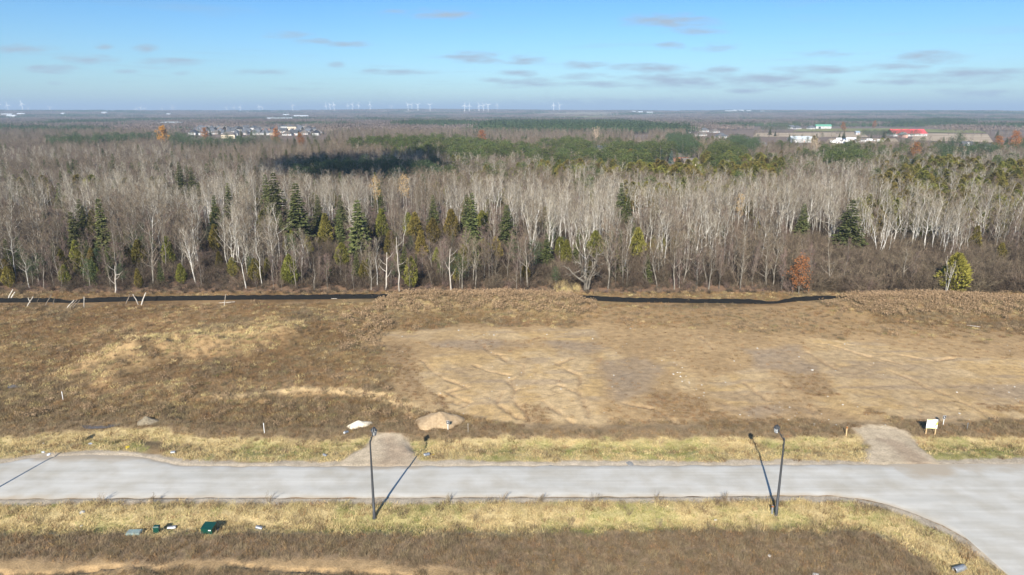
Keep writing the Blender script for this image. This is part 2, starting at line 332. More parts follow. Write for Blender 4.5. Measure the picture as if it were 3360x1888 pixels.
def road_material():
    m, t, b = mat('packed_limestone_gravel'); L = t.links
    ge = N(t, 'ShaderNodeNewGeometry')
    mp = N(t, 'ShaderNodeMapping'); mp.inputs['Scale'].default_value = (.10, .8, 1); L.new(ge.outputs['Position'], mp.inputs[0])
    n1 = N(t, 'ShaderNodeTexNoise'); n1.inputs['Scale'].default_value = 1; n1.inputs['Detail'].default_value = 6; L.new(mp.outputs[0], n1.inputs['Vector'])
    n2 = N(t, 'ShaderNodeTexNoise'); n2.inputs['Scale'].default_value = .35; n2.inputs['Detail'].default_value = 7; L.new(ge.outputs['Position'], n2.inputs['Vector'])
    n3 = N(t, 'ShaderNodeTexNoise'); n3.inputs['Scale'].default_value = 14; n3.inputs['Detail'].default_value = 3; L.new(ge.outputs['Position'], n3.inputs['Vector'])
    r = N(t, 'ShaderNodeValToRGB'); r.color_ramp.elements[0].position = .3; r.color_ramp.elements[1].position = .72
    r.color_ramp.elements[0].color = (.455,.44,.395,1); r.color_ramp.elements[1].color = (.555,.535,.485,1); L.new(n1.outputs[0], r.inputs[0])
    r2 = N(t, 'ShaderNodeValToRGB'); r2.color_ramp.elements[0].position = .3; r2.color_ramp.elements[1].position = .6
    r2.color_ramp.elements[0].color = (.84,.81,.76,1); r2.color_ramp.elements[1].color = (1,1,1,1); L.new(n2.outputs[0], r2.inputs[0])
    mp5 = N(t, 'ShaderNodeMapping'); mp5.inputs['Scale'].default_value = (.03, 2.6, 1); L.new(ge.outputs['Position'], mp5.inputs[0])
    n5 = N(t, 'ShaderNodeTexNoise'); n5.inputs['Scale'].default_value = 1; n5.inputs['Detail'].default_value = 3; L.new(mp5.outputs[0], n5.inputs['Vector'])
    r5 = N(t, 'ShaderNodeValToRGB'); r5.color_ramp.elements[0].position = .52; r5.color_ramp.elements[0].color = (.985,.98,.975,1); r5.color_ramp.elements[1].position = .62; r5.color_ramp.elements[1].color = (1.03,1.03,1.03,1); L.new(n5.outputs[0], r5.inputs[0])
    r3 = N(t, 'ShaderNodeValToRGB'); r3.color_ramp.elements[0].color = (.9,.9,.9,1); r3.color_ramp.elements[1].color = (1.06,1.06,1.06,1); L.new(n3.outputs[0], r3.inputs[0])
    a = N(t, 'ShaderNodeMix', data_type='RGBA', blend_type='MULTIPLY'); a.inputs['Factor'].default_value = 1; a0 = N(t, 'ShaderNodeMix', data_type='RGBA', blend_type='MULTIPLY'); a0.inputs['Factor'].default_value = 1; L.new(r.outputs[0], a0.inputs['A']); L.new(r5.outputs[0], a0.inputs['B']); L.new(a0.outputs['Result'], a.inputs['A']); L.new(r2.outputs[0], a.inputs['B'])
    c = N(t, 'ShaderNodeMix', data_type='RGBA', blend_type='MULTIPLY'); c.inputs['Factor'].default_value = 1; L.new(a.outputs['Result'], c.inputs['A']); L.new(r3.outputs[0], c.inputs['B'])
    ea = N(t, 'ShaderNodeAttribute', attribute_name='edge'); n4 = N(t, 'ShaderNodeTexNoise'); n4.inputs['Scale'].default_value = .5; n4.inputs['Detail'].default_value = 6; L.new(ge.outputs['Position'], n4.inputs['Vector'])
    ml = N(t, 'ShaderNodeMath', operation='MULTIPLY_ADD'); L.new(n4.outputs[0], ml.inputs[0]); ml.inputs[1].default_value = 1.3; L.new(ea.outputs['Fac'], ml.inputs[2])
    mr_ = N(t, 'ShaderNodeMapRange'); mr_.inputs['From Min'].default_value = 1.12; mr_.inputs['From Max'].default_value = 1.75; L.new(ml.outputs[0], mr_.inputs[0])
    du = N(t, 'ShaderNodeMix', data_type='RGBA'); L.new(mr_.outputs[0], du.inputs['Factor']); L.new(c.outputs['Result'], du.inputs['A']); du.inputs['B'].default_value = (.40, .34, .26, 1)
    L.new(du.outputs['Result'], b.inputs['Base Color']); b.inputs['Roughness'].default_value = .95; b.inputs['Specular IOR Level'].default_value = .15
    bp = N(t, 'ShaderNodeBump'); bp.inputs['Strength'].default_value = .25; bp.inputs['Distance'].default_value = .03; L.new(n3.outputs[0], bp.inputs['Height']); L.new(bp.outputs[0], b.inputs['Normal'])
    return m
MT['ground'] = ground_material(); MT['road'] = road_material()
def fieldmat(name, c1, c2): return grain(name, c1, c2, .02, rnd=0, spec=.05, detail=7)
MT['field_green'] = fieldmat('winter_wheat', (.16,.17,.06), (.27,.26,.11)); MT['field_tan'] = fieldmat('stubble', (.33,.25,.17), (.46,.37,.26)); MT['field_brown'] = fieldmat('ploughed_soil', (.26,.185,.13), (.36,.27,.2))

# ------------------------------------------------------------------ object helpers
def put(o, label=None, cat=None, group=None, kind=None, parent=None):
    COL.objects.link(o)
    if parent is not None: o.parent = parent
    if label: o['label'] = label
    if cat: o['category'] = cat
    if group: o['group'] = group
    if kind: o['kind'] = kind
    return o
def empty(name, loc, label, cat, group=None, rz=0.0, sc=1.0):
    o = bpy.data.objects.new(name, None); o.empty_display_size = 0.3; o.location = loc; o.rotation_euler = (0, 0, rz)
    o.scale = (sc, sc, sc) if not hasattr(sc, '__len__') else sc
    return put(o, label, cat, group)
def mesh_np(name, V, F, mats, midx=None, smooth=False):
    me = bpy.data.meshes.new(name); me.from_pydata([tuple(v) for v in V], [], [tuple(f) for f in F])
    for m in mats: me.materials.append(m)
    if midx is not None: me.polygons.foreach_set('material_index', np.array(midx, np.int32))
    if smooth: me.polygons.foreach_set('use_smooth', np.ones(len(me.polygons), bool))
    me.update(); return me
class G:
    """collects boxes, tubes, blades into one mesh"""
    def __init__(s): s.v = []; s.f = []
    def add(s, V, F):
        o = len(s.v); s.v += [tuple(p) for p in V]; s.f += [tuple(i + o for i in f) for f in F]; return s
    def box(s, x0, x1, y0, y1, z0, z1):
        return s.add([(x0,y0,z0),(x1,y0,z0),(x1,y1,z0),(x0,y1,z0),(x0,y0,z1),(x1,y0,z1),(x1,y1,z1),(x0,y1,z1)],
                     [(3,2,1,0),(4,5,6,7),(0,1,5,4),(1,2,6,5),(2,3,7,6),(3,0,4,7)])
    def tube(s, pts, rad, n=4, cap=True):
        V = []; F = []
        m = len(pts)
        for i, p in enumerate(pts):
            a = np.array(pts[max(i - 1, 0)], float); b = np.array(pts[min(i + 1, m - 1)], float); d = b - a; d /= (np.linalg.norm(d) + 1e-9)
            ref = np.array((1.0, 0, 0)) if abs(d[0]) < .8 else np.array((0, 1.0, 0))
            u = np.cross(d, ref); u /= np.linalg.norm(u); w = np.cross(d, u)
            for k in range(n):
                t = 2 * math.pi * k / n
                V.append(np.array(p) + rad[i] * (u * math.cos(t) + w * math.sin(t)))
        for i in range(m - 1):
            for k in range(n):
                k2 = (k + 1) % n
                F.append((i * n + k, i * n + k2, (i + 1) * n + k2, (i + 1) * n + k))
        if cap:
            F.append(tuple(range(n))[::-1]); F.append(tuple((m - 1) * n + k for k in range(n)))
        return s.add(V, F)
    def blade(s, p, q, w, r):
        p = np.array(p); q = np.array(q); d = q - p
        a = r.normal(size=3); u = np.cross(d, a); u = u / (np.linalg.norm(u) + 1e-9) * w * .5
        return s.add([p - u, p + u, q], [(0, 1, 2)])
    def leaf(s, c, n, size, r, asp=.7):
        n = np.array(n, float); n /= (np.linalg.norm(n) + 1e-9); a = r.normal(size=3); u = np.cross(n, a); u /= np.linalg.norm(u) + 1e-9; w = np.cross(n, u) * asp
        c = np.array(c)
        return s.add([c - u * size * .5, c - w * size * .35, c + u * size * .5, c + w * size * .45], [(0, 1, 2, 3)])
    def spray(s, p, d, L, w, r):
        """a pointed spray of needles from p along d"""
        d = np.array(d, float); d /= np.linalg.norm(d) + 1e-9; a = r.normal(size=3) * .5 + np.array((0, 0, 1.0)); u = np.cross(d, a); u /= np.linalg.norm(u) + 1e-9
        p = np.array(p)
        return s.add([p, p + d * L * .45 + u * w * .5, p + d * L, p + d * L * .45 - u * w * .5], [(0, 1, 2, 3)])
    def mesh(s, name, m, smooth=False):
        return mesh_np(name, s.v, s.f, [m] if not isinstance(m, list) else m, smooth=smooth)
def part(name, g, m, parent, smooth=False, loc=None, label=None):
    o = bpy.data.objects.new(name, g.mesh(name, m, smooth)); 
    if loc: o.location = loc
    return put(o, label, parent=parent)
def dup(o, name, me): return bpy.data.objects.new(name, me)

# ------------------------------------------------------------------ the ground sheet
def axis(lo, hi, step, out, ratio=1.13, mx=900):
    a = list(np.arange(lo, hi + step * .5, step)); s = step; v = a[-1]
    while v < out: s = min(s * ratio, mx); v += s; a.append(v)
    return a
def build_ground():
    xs = axis(0, 116, .31, 24000); xs = np.array([-v for v in xs[:0:-1]] + xs)
    ys = axis(36, 150, .26, 26000, 1.07, 600); pre = [-3000, -1200, -400, -120, -40, 0, 15, 24]
    ys = np.array(pre + ys)
    X, Y = np.meshgrid(xs, ys); x, y = X.ravel(), Y.ravel()
    z = height(x, y)
    nx, ny = len(xs), len(ys)
    V = np.stack([x, y, z], 1)
    i = (np.arange(ny - 1)[:, None] * nx + np.arange(nx - 1)[None]).ravel()
    F = np.stack([i, i + 1, i + nx + 1, i + nx], 1)
    me = bpy.data.meshes.new('ground'); me.vertices.add(len(V)); me.vertices.foreach_set('co', V.astype(np.float32).ravel())
    me.loops.add(F.size); me.loops.foreach_set('vertex_index', F.astype(np.int32).ravel())
    me.polygons.add(len(F)); me.polygons.foreach_set('loop_start', np.arange(0, F.size, 4, dtype=np.int32))
    me.update(calc_edges=True); me.polygons.foreach_set('use_smooth', np.ones(len(F), bool))
    c = ground_colour(x, y)
    at = me.color_attributes.new('earth', 'FLOAT_COLOR', 'POINT'); at.data.foreach_set('color', np.concatenate([c, np.ones((len(c), 1))], 1).astype(np.float32).ravel())
    me.materials.append(MT['ground'])
    put(bpy.data.objects.new('ground', me), kind='structure')
def lerp(c, col, m): return c * (1 - m[:, None]) + np.array(col)[None] * m[:, None]
def masks(x, y):
    """what grows or lies where, near the road"""
    k = {}
    rf, rn = road_far(x), road_near(x); df = y - rf
    dn = np.where(y < rn, segdist(x, y, ROAD_NEAR), -1.0)
    j = (fbm(x, y, 2.2, 201, 3) - .5)
    k['df'], k['dn'] = df, dn
    k['drive'] = np.maximum(zone(x, y, DRIVE1, .45, 1.3, 21, 3), zone(x, y, DRIVE2, .45, 1.3, 22, 3))
    wn_ = 1.0 + .5 * (fbm(x, y, 6, 202, 2) - .5)
    k['shoulder'] = np.maximum(sstep(wn_ + .4, wn_ - .1, df + j) * (df > -1), sstep(1.35, .85, dn + j) * (dn > -.5) * (dn < 30))
    # straw verges
    nearw = 6.3 + 3.2 * sstep(35, 52, x)
    k['verge_n'] = sstep(.9, 1.5, dn + j) * sstep(nearw + .7, nearw - .5, dn + j * 2.5)
    k['verge_f'] = sstep(.9, 1.4, df + j) * sstep(7.6, 6.6, df + j * 2) * (1 - k['drive'])
    k['verge_f'] = k['verge_f'] * (1 - .9 * zone(x, y, [(455,1440),(540,1440),(545,1510),(470,1500)], 1.0, 1.0, 23))
    k['soil'] = zone(x, y, SOIL, 2.2, 4.0, 24, 6)
    k['short'] = zone(x, y, [(1900,1012),(2300,1012),(2780,1004),(2900,1060),(3100,1085),(3500,1100),(3500,1130),(2900,1125),(2300,1095),(1960,1080),(1860,1060)], 2.0, 3.0, 35, 5)
    bare = np.zeros_like(x)
    for pz in ([(1395,1190),(1480,1150),(1640,1165),(1760,1140),(1900,1150),(1960,1190),(2000,1250),(1950,1330),(1990,1410),(1560,1412),(1470,1360),(1400,1290),(1360,1230)],
               [(1770,1090),(1830,1073),(1930,1078),(1960,1110),(1900,1125),(1790,1120)],[(1950,1150),(2010,1140),(2060,1175),(2030,1200),(1960,1180)],
               [(2680,1120),(2900,1130),(3100,1180),(3500,1190),(3500,1385),(3260,1392),(2850,1385),(2700,1330),(2760,1260),(2640,1180)],
               [(1235,1085),(1320,1078),(1500,1085),(1640,1090),(1780,1100),(1700,1118),(1400,1120),(1230,1110)],
               [(2280,1260),(2480,1210),(2560,1250),(2500,1320),(2420,1340),(2330,1300)],[(1500,1385),(1700,1400),(2500,1408),(2900,1388),(3500,1380),(3500,1400),(2900,1402),(2500,1418),(1600,1418)],
               [(2180,1180),(2290,1230),(2300,1290),(2230,1300),(2190,1220)]):
        bare = np.maximum(bare, zone(x, y, pz, 1.2, 2.2, 25, 5))
    k['bare'] = bare * np.maximum(k['soil'], .2)
    grey = np.zeros_like(x)
    for pz in ([(1810,1130),(1950,1125),(2000,1150),(1930,1180),(1830,1175)],[(1960,1190),(2080,1170),(2170,1210),(2150,1290),(2030,1330),(1980,1260)],
               [(2430,1150),(2620,1140),(2720,1200),(2640,1235),(2480,1220)],[(3120,1270),(3360,1265),(3500,1290),(3500,1340),(3260,1335),(3150,1300)],
               [(2330,1330),(2560,1320),(2680,1360),(2480,1385)],[(2900,1195),(3080,1190),(3100,1225),(2960,1230)],[(1480,1205),(1560,1195),(1570,1225),(1500,1235)],
               [(1400,1130),(1640,1120),(1700,1140),(1600,1152),(1420,1150)]):
        grey = np.maximum(grey, zone(x, y, pz, 1.5, 2.5, 26, 5))
    k['grey'] = grey * k['soil'] * .68
    tuft = np.zeros_like(x)
    for pz in ([(2090,1300),(2200,1285),(2320,1320),(2300,1370),(2150,1375)],[(2590,1245),(2680,1240),(2760,1300),(2720,1320),(2620,1290)],[(2240,1340),(2420,1370),(2650,1395),(2620,1412),(2300,1400)],
               [(1700,1330),(1790,1320),(1800,1390),(1720,1400)],[(3230,1340),(3500,1335),(3500,1365),(3280,1365)],[(2850,1350),(2900,1345),(2900,1365),(2855,1365)],[(1240,1130),(1330,1130),(1390,1250),(1400,1330),(1330,1300),(1290,1230)],
               [(1400,1290),(1480,1300),(1470,1350),(1420,1340)]):
        tuft = np.maximum(tuft, zone(x, y, pz, 1.0, 2.0, 27, 4))
    k['tuft'] = tuft
    k['trackside'] = np.exp(-(segdist(x, y, wpts([(700,1302),(860,1290),(1000,1277),(1150,1282),(1270,1306),(1340,1335),(1390,1362)])) / np.interp(x, [-45, -25, -12], [.5, 1.0, 1.5])) ** 2) * sstep(-52, -38, x)
    k['bottom'] = zone(x, y, [(-400,1846),(340,1848),(470,1856),(640,1838),(900,1828),(1120,1842),(1300,1856),(1480,1872),(1700,1900),(1700,2100),(-400,2100)], .6, 1.2, 28, 3)
    k['bottomgrass'] = zone(x, y, [(430,1872),(520,1862),(640,1880),(760,1862),(840,1872),(980,1880),(1150,1880),(1400,1900),(1300,2000),(400,2000)], .5, .8, 29, 2)
    k['forest'] = sstep(148.5, 151.5, y + j * 4)
    k['reed'] = zone(x, y, [(1820,930),(1880,925),(1900,965),(1830,968)], 2, 1, 31)
    return k
def ground_colour(x, y):
    c = np.zeros((len(x), 3)); d = np.hypot(x, y)
    far = ~((y > 28) & (y < 175) & (np.abs(x) < 170))
    litter = lerp(np.tile(np.array((.135,.095,.07)), (len(x), 1)), (.21,.155,.115), fbm(x, y, 90, 301, 4))
    farfield = lerp(np.tile(np.array((.19,.15,.115)), (len(x), 1)), (.27,.23,.15), sstep(.45, .6, fbm(x, y, 900, 303, 3)))
    c = lerp(litter, (.2, .16, .12), sstep(1200, 3000, d)); m = sstep(1500, 3500, d)[:, None]; c = c * (1 - m) + farfield * m
    nr = ~far; xn, yn = x[nr], y[nr]; k = masks(xn, yn)
    n1, n2, n3 = fbm(xn, yn, 9, 311, 5), fbm(xn, yn, 3, 313, 4), fbm(xn, yn, 24, 315, 3)
    q = lerp(np.tile(np.array((.155,.097,.046)), (len(xn), 1)), (.27,.175,.086), sstep(.35, .65, n1))
    q = lerp(q, (.17,.135,.06), .4 * sstep(.5, .68, fbm(xn, yn, 16, 317, 3)))
    q = lerp(q, (.35,.245,.125), .7 * sstep(.35, .9, np.exp(-(segdist(xn, yn, MOUND) / 9) ** 2) * (n2 + .45)))
    q = lerp(q, (.12,.085,.045), .65 * sstep(.52, .64, fbm(xn, yn, 7.5, 325, 3)))
    q = lerp(q, (.31,.24,.125), .85 * np.maximum(np.exp(-(segdist(xn, yn, BERM1) / 7) ** 2), np.exp(-(segdist(xn, yn, BERM2) / 8) ** 2)))
    q = lerp(q, (.33,.22,.108), .9 * k['short'])
    q = lerp(q, (.385,.26,.13), k['soil'])
    q = lerp(q, (.30,.20,.102), .5 * k['soil'] * sstep(.45, .7, n1))
    q = lerp(q, (.27,.215,.16), k['grey'] * (.4 + .7 * n2))
    tan = lerp(lerp(np.tile(np.array((.45,.305,.14)), (len(xn), 1)), (.48,.345,.185), sstep(.4, .65, n2)), (.35,.25,.14), .5 * sstep(.5, .7, n3))
    m = (k['bare'] * (1 - .75 * k['grey']))[:, None]; q = q * (1 - m) + tan * m
    streak = fbm(xn * .25 - yn * .2, yn, 2.0, 319, 4); q = lerp(q, (.30,.225,.15), .5 * k['bare'] * sstep(.52, .66, streak))
    q = lerp(q, (.27,.185,.10), .65 * k['tuft'])
    q = lerp(q, (.50,.36,.19), np.clip(k['trackside'], 0, 1))
    q = lerp(q, (.21,.15,.085), sstep(6.2, 7.6, k['df']) * sstep(11.5, 9.5, k['df'] + 3 * (n2 - .5)) * (1 - k['drive']))
    q = lerp(q, (.23,.165,.10), sstep(-.5, .5, k['dn']) * (1 - 0))
    q = lerp(q, (.44,.345,.175), np.maximum(k['verge_n'], k['verge_f']))
    q = lerp(q, (.25,.24,.085), np.maximum(k['verge_n'], k['verge_f']) * .5 * sstep(.52, .66, fbm(xn, yn, 5, 321, 3)))
    q = lerp(q, (.36,.245,.125), k['bottom']); q = lerp(q, (.24,.165,.09), k['bottomgrass'])
    q = lerp(q, (.40,.335,.25), k['shoulder'])
    dr = lerp(np.tile(np.array((.43,.345,.235)), (len(xn), 1)), (.52,.425,.30), n2)
    m = k['drive'][:, None]; q = q * (1 - m) + dr * m
    q = lerp(q, (.37,.28,.19), .9 * k['drive'] * np.maximum(zone(xn, yn, [(1270,1440),(1345,1470),(1350,1535),(1230,1535)], 1.5, 1.5, 33), zone(xn, yn, [(2900,1445),(2960,1450),(3090,1534),(3000,1534)], 1.0, 1.0, 34)))
    q = lerp(q, (.21,.135,.085), k['forest']); q = lerp(q, (.28,.17,.10), k['forest'] * .7 * sstep(.45, .65, n2)); q = lerp(q, (.46,.34,.19), k['reed'])
    rd = np.zeros(len(xn))
    for r in RILLS: rd = np.maximum(rd, np.exp(-(segdist(xn, yn, wpts(r)) / .8) ** 2))
    q = lerp(q, (.47,.335,.185), .45 * rd * (1 - k['grey']))
    wb = (fbm(xn, yn, 2.0, 60, 2) - 0.5) * 1.3; dm = np.zeros(len(xn))
    for r in RILLS: dm = np.maximum(dm, np.exp(-(np.abs(segdist(xn, yn, wpts(r)) + wb * .6) / .20) ** 2))
    q = lerp(q, (.25,.165,.09), .55 * dm)                 # damp silt lying in the channels
    rv = fbm(xn, yn, 8, 77, 4); q = lerp(q, (.27,.185,.105), .5 * k['bare'] * np.maximum(np.exp(-((rv - 0.5) / 0.006) ** 2), np.exp(-((fbm(xn + 3 * n1, yn * .55, 4.5, 79, 4) - 0.5) / 0.006) ** 2)))
    c[nr] = q
    return np.clip(c, .01, 1)
build_ground()

# road: a sheet between its two edges, slightly crowned
def build_road():
    xs = np.concatenate([np.arange(-110, 68, .5)]); V = []; F = []; m = 15
    for x in xs:
        a, b = float(road_near(np.array(x))), float(road_far(np.array(x)))
        a += .12 * math.sin(x * 1.7) * math.sin(x * .37 + 1); b += .15 * math.sin(x * 1.3 + 2) * math.sin(x * .53)
        for i in range(m):
            t = i / (m - 1); z = .05 * (1 - (2 * t - 1) ** 4)
            if i in (0, m - 1): z = -.06
            V.append((x, a + (b - a) * t, z + .02))
    for i in range(len(xs) - 1):
        for j in range(m - 1): F.append((i * m + j, (i + 1) * m + j, (i + 1) * m + j + 1, i * m + j + 1))
    me = mesh_np('road', V, F, [MT['road']], smooth=True)
    V_ = np.array(V); e_ = np.tile(np.abs(np.linspace(-1, 1, m)) ** 5, len(xs)); dr_ = np.exp(-(segdist(V_[:, 0], V_[:, 1], wpts([(3000,1530),(3060,1536)])) / 2.2) ** 2) + .6 * np.exp(-(segdist(V_[:, 0], V_[:, 1], wpts([(1150,1532),(1350,1532)])) / 1.2) ** 2) + .7 * np.exp(-(segdist(V_[:, 0], V_[:, 1], wpts([(150,1500),(420,1500)])) / 1.8) ** 2)
    at = me.attributes.new('edge', 'FLOAT', 'POINT'); at.data.foreach_set('value', np.clip(e_ + dr_, 0, 1.3).astype(np.float32))
    put(bpy.data.objects.new('road', me), kind='structure')
build_road()

# ------------------------------------------------------------------ scattering of uncountable growth (geometry nodes, one object each)
def scatter(name, protos, P, idx, rot, scl, label, cat):
    """one 'stuff' object: copies of the given meshes standing at points P"""
    lib = bpy.data.collections.new(name + '_shapes')
    for i, me in enumerate(protos):
        lib.objects.link(bpy.data.objects.new('%s_shape_%02d' % (name, i), me))
    me = bpy.data.meshes.new(name); P = np.asarray(P, np.float32); n = len(P)
    me.vertices.add(n); me.vertices.foreach_set('co', P.ravel())
    a = me.attributes.new('pick', 'INT', 'POINT'); a.data.foreach_set('value', np.asarray(idx, np.int32))
    a = me.attributes.new('turn', 'FLOAT_VECTOR', 'POINT'); a.data.foreach_set('vector', np.asarray(rot, np.float32).ravel())
    a = me.attributes.new('size', 'FLOAT_VECTOR', 'POINT'); a.data.foreach_set('vector', np.asarray(scl, np.float32).ravel())
    me.update()
    o = bpy.data.objects.new(name, me)
    ng = bpy.data.node_groups.new(name + '_nodes', 'GeometryNodeTree')
    ng.interface.new_socket('Geometry', in_out='INPUT', socket_type='NodeSocketGeometry'); ng.interface.new_socket('Geometry', in_out='OUTPUT', socket_type='NodeSocketGeometry')
    gi, go = N(ng, 'NodeGroupInput'), N(ng, 'NodeGroupOutput')
    ci = N(ng, 'GeometryNodeCollectionInfo'); ci.inputs['Collection'].default_value = lib; ci.inputs['Separate Children'].default_value = True; ci.inputs['Reset Children'].default_value = True
    ip = N(ng, 'GeometryNodeInstanceOnPoints'); ip.inputs['Pick Instance'].default_value = True
    def na(nm, ty):
        k = N(ng, 'GeometryNodeInputNamedAttribute', data_type=ty); k.inputs['Name'].default_value = nm; return k.outputs['Attribute']
    er = N(ng, 'FunctionNodeEulerToRotation'); ng.links.new(na('turn', 'FLOAT_VECTOR'), er.inputs[0])
    L = ng.links.new
    L(gi.outputs[0], ip.inputs['Points']); L(ci.outputs[0], ip.inputs['Instance']); L(na('pick', 'INT'), ip.inputs['Instance Index'])
    L(er.outputs[0], ip.inputs['Rotation']); L(na('size', 'FLOAT_VECTOR'), ip.inputs['Scale']); L(ip.outputs[0], go.inputs[0])
    md = o.modifiers.new('growth', 'NODES'); md.node_group = ng
    return put(o, label, cat, kind='stuff')
def zrot(n, tilt=0.04):
    r = np.zeros((n, 3)); r[:, 2] = R.random(n) * 6.283; r[:, :2] = R.normal(size=(n, 2)) * tilt; return r
def uscale(s, zs=None):
    s = np.asarray(s, float); return np.stack([s, s, s if zs is None else zs], 1)

# ------------------------------------------------------------------ tree shapes
class Tree: pass
def joined(name, a, ma, b, mb):
    nv = len(a.v); F = a.f + [tuple(i + nv for i in f) for f in b.f]
    return mesh_np(name, a.v + b.v, F, [MT[ma], MT[mb]], [0] * len(a.f) + [1] * len(b.f))
def finish(name, tr, cr, mt, mc, H):
    t = Tree(); t.H = H; t.trunk = tr.mesh(name + '_trunk', MT[mt]); t.crown = cr.mesh(name + '_crown', MT[mc]); t.whole = joined(name, tr, mt, cr, mc); return t
def unit(v): return v / (np.linalg.norm(v) + 1e-9)
def bare(name, seed, H, mt, mc, cs=.35, nl=16, spread=.24, up=.9, nb=6, nt=8, rt=.15, wob=.25, stems=1, tw=.028, tl=1.0, leaves=None, nleaf=0, lsize=.3):
    r = np.random.default_rng(seed); T, C = G(), G(); tips = []
    for st in range(stems):
        az0 = r.random() * 6.28; ln = (.05 if stems == 1 else .22) * H * (.6 + .6 * r.random())
        base = np.array((0, 0, -.4)) + (0 if stems == 1 else .25) * np.array((math.cos(az0), math.sin(az0), 0))
        Hs = H * (1 if st == 0 else .8 + .2 * r.random()); k = 8
        off = np.array((math.cos(az0), math.sin(az0), 0)) * ln
        tp = [base + np.array((0, 0, (Hs + .4) * i / (k - 1))) + off * (i / (k - 1)) ** 1.3 + np.append(r.normal(size=2) * wob * (i / (k - 1)), 0) for i in range(k)]
        tr = [rt * (1 - .93 * (i / (k - 1)) ** .9) for i in range(k)]
        tr[0] *= 1.3
        T.tube(tp, tr, 5)
        tpa = np.array(tp)
        for i in range(nl):
            t = cs + (0.97 - cs) * (i + r.random()) / nl; az = i * 2.4 + r.random() * .9
            f = t * (k - 1); i0 = min(int(f), k - 2); p = tpa[i0] + (tpa[i0 + 1] - tpa[i0]) * (f - i0)
            L = H * spread * (1.05 - .75 * (t - cs) / (1 - cs)) * (.7 + .6 * r.random())
            el = up + .25 * r.normal(); d = np.array((math.cos(az) * math.cos(el), math.sin(az) * math.cos(el), math.sin(el)))
            lp = [p]
            for s in range(4):
                d = unit(d + np.array((0, 0, .14)) + r.normal(size=3) * .13); lp.append(lp[-1] + d * L / 4)
            r0 = max(rt * (1 - .93 * t) * .55, .03)
            T.tube(lp, [r0, r0 * .8, r0 * .6, r0 * .42, .012], 3, False)
            for b in range(nb):
                q = .25 + .75 * (b + r.random()) / nb; f = min(q, .999) * 4; j = int(f); bp = lp[j] + (lp[j + 1] - lp[j]) * (f - j)
                bd = unit(d + r.normal(size=3) * .65 + np.array((0, 0, .25))); BL = L * (.5 - .22 * q) * (.7 + .6 * r.random()) + .35
                b1 = bp + bd * BL * .5; bd2 = unit(bd + r.normal(size=3) * .25 + np.array((0, 0, .15))); b2 = b1 + bd2 * BL * .5
                C.tube([bp, b1, b2], [.022, .016, .008], 3, False)
                for w in range(nt):
                    s = r.random(); o = bp + (b1 - bp) * s * 2 if s < .5 else b1 + (b2 - b1) * (s - .5) * 2
                    e = o + unit(bd2 + r.normal(size=3) * .6 + np.array((0, 0, .2))) * tl * (.35 + .75 * r.random())
                    C.blade(o, e, tw * (.7 + .6 * r.random()), r); tips.append(e)
    if leaves:
        Lf = G()
        for _ in range(nleaf):
            e = tips[r.integers(len(tips))]; Lf.leaf(e + r.normal(size=3) * .3, r.normal(size=3) + np.array((0, -.2, .8)), lsize * (.6 + .7 * r.random()), r)
        t = Tree(); t.H = H
        # the twigs go with the limbs, the leaves are the crown
        nv = len(T.v); T.f += [tuple(i + nv for i in f) for f in C.f]; T.v += C.v
        return finish(name, T, Lf, mt, leaves, H)
    return finish(name, T, C, mt, mc, H)
def spruce(name, seed, H=16, rad=.2, m='spruce', z0=.06, lev=26, pw=.8, dens=1.0):
    r = np.random.default_rng(seed); T, C = G(), G()
    T.tube([(0, 0, -.4), (0, 0, H * .5), (0, 0, H * .99)], [.2, .12, .015], 5)
    for l in range(lev):
        t = (l + .5 * r.random()) / lev; z = H * (z0 + (1 - z0) * t); rr = H * rad * (1 - t) ** pw * (.82 + .3 * r.random()) + .12
        nb = int(6 + 3 * (1 - t))
        for b in range(nb):
            az = 6.283 * b / nb + r.random() * .8 + l; rb = rr * (.65 + .5 * r.random())
            out = np.array((math.cos(az), math.sin(az), 0)); side = np.array((-out[1], out[0], 0))
            ns = max(3, int(rb / .34 * dens) + 2)
            for s in range(ns):
                q = (s + .6) / ns; droop = -.22 * rb * q + .10 * rb * q * q
                p = out * rb * q * .9 + np.array((0, 0, z + droop)) + r.normal(size=3) * .08
                sz = .42 + .62 * (1 - t) * (1 - .35 * q)
                for sd in (-1, 1):
                    C.spray(p, out * (.9) + side * sd * (.35 + .8 * r.random()) + np.array((0, 0, -.25 + .3 * r.normal() * .5)), sz * (.9 + .5 * r.random()), sz * .75, r)
    C.spray((0, 0, H * .95), (0, 0, 1), H * .06, .2, r)
    return finish(name, T, C, 'grey_bark', m, H)
def cedar(name, seed, H=8, rad=.24, m='cedar', n=1500, fat=.35):
    r = np.random.default_rng(seed); T, C = G(), G()
    T.tube([(0, 0, -.4), (.05, 0, H * .5), (0, 0, H * .95)], [.16, .09, .01], 5)
    ph = r.random(3) * 6.28
    for i in range(n):
        t = r.random() ** .85; prof = (min(1, t / fat) ** .6) * (1 - max(0, (t - fat) / (1 - fat)) ** 1.35) ** .8
        az = r.random() * 6.283; lob = 1 + .16 * math.sin(az * 3 + t * 9 + ph[0]) + .12 * math.sin(az * 5 - t * 14 + ph[1])
        rr = H * rad * prof * lob * (.62 + .42 * r.random() ** .5)
        p = np.array((math.cos(az) * rr, math.sin(az) * rr, H * (.03 + .95 * t)))
        C.spray(p, np.array((math.cos(az) * .6, math.sin(az) * .6, .85)) + r.normal(size=3) * .35, .42 + .35 * r.random(), .26, r)
    return finish(name, T, C, 'grey_bark', m, H)
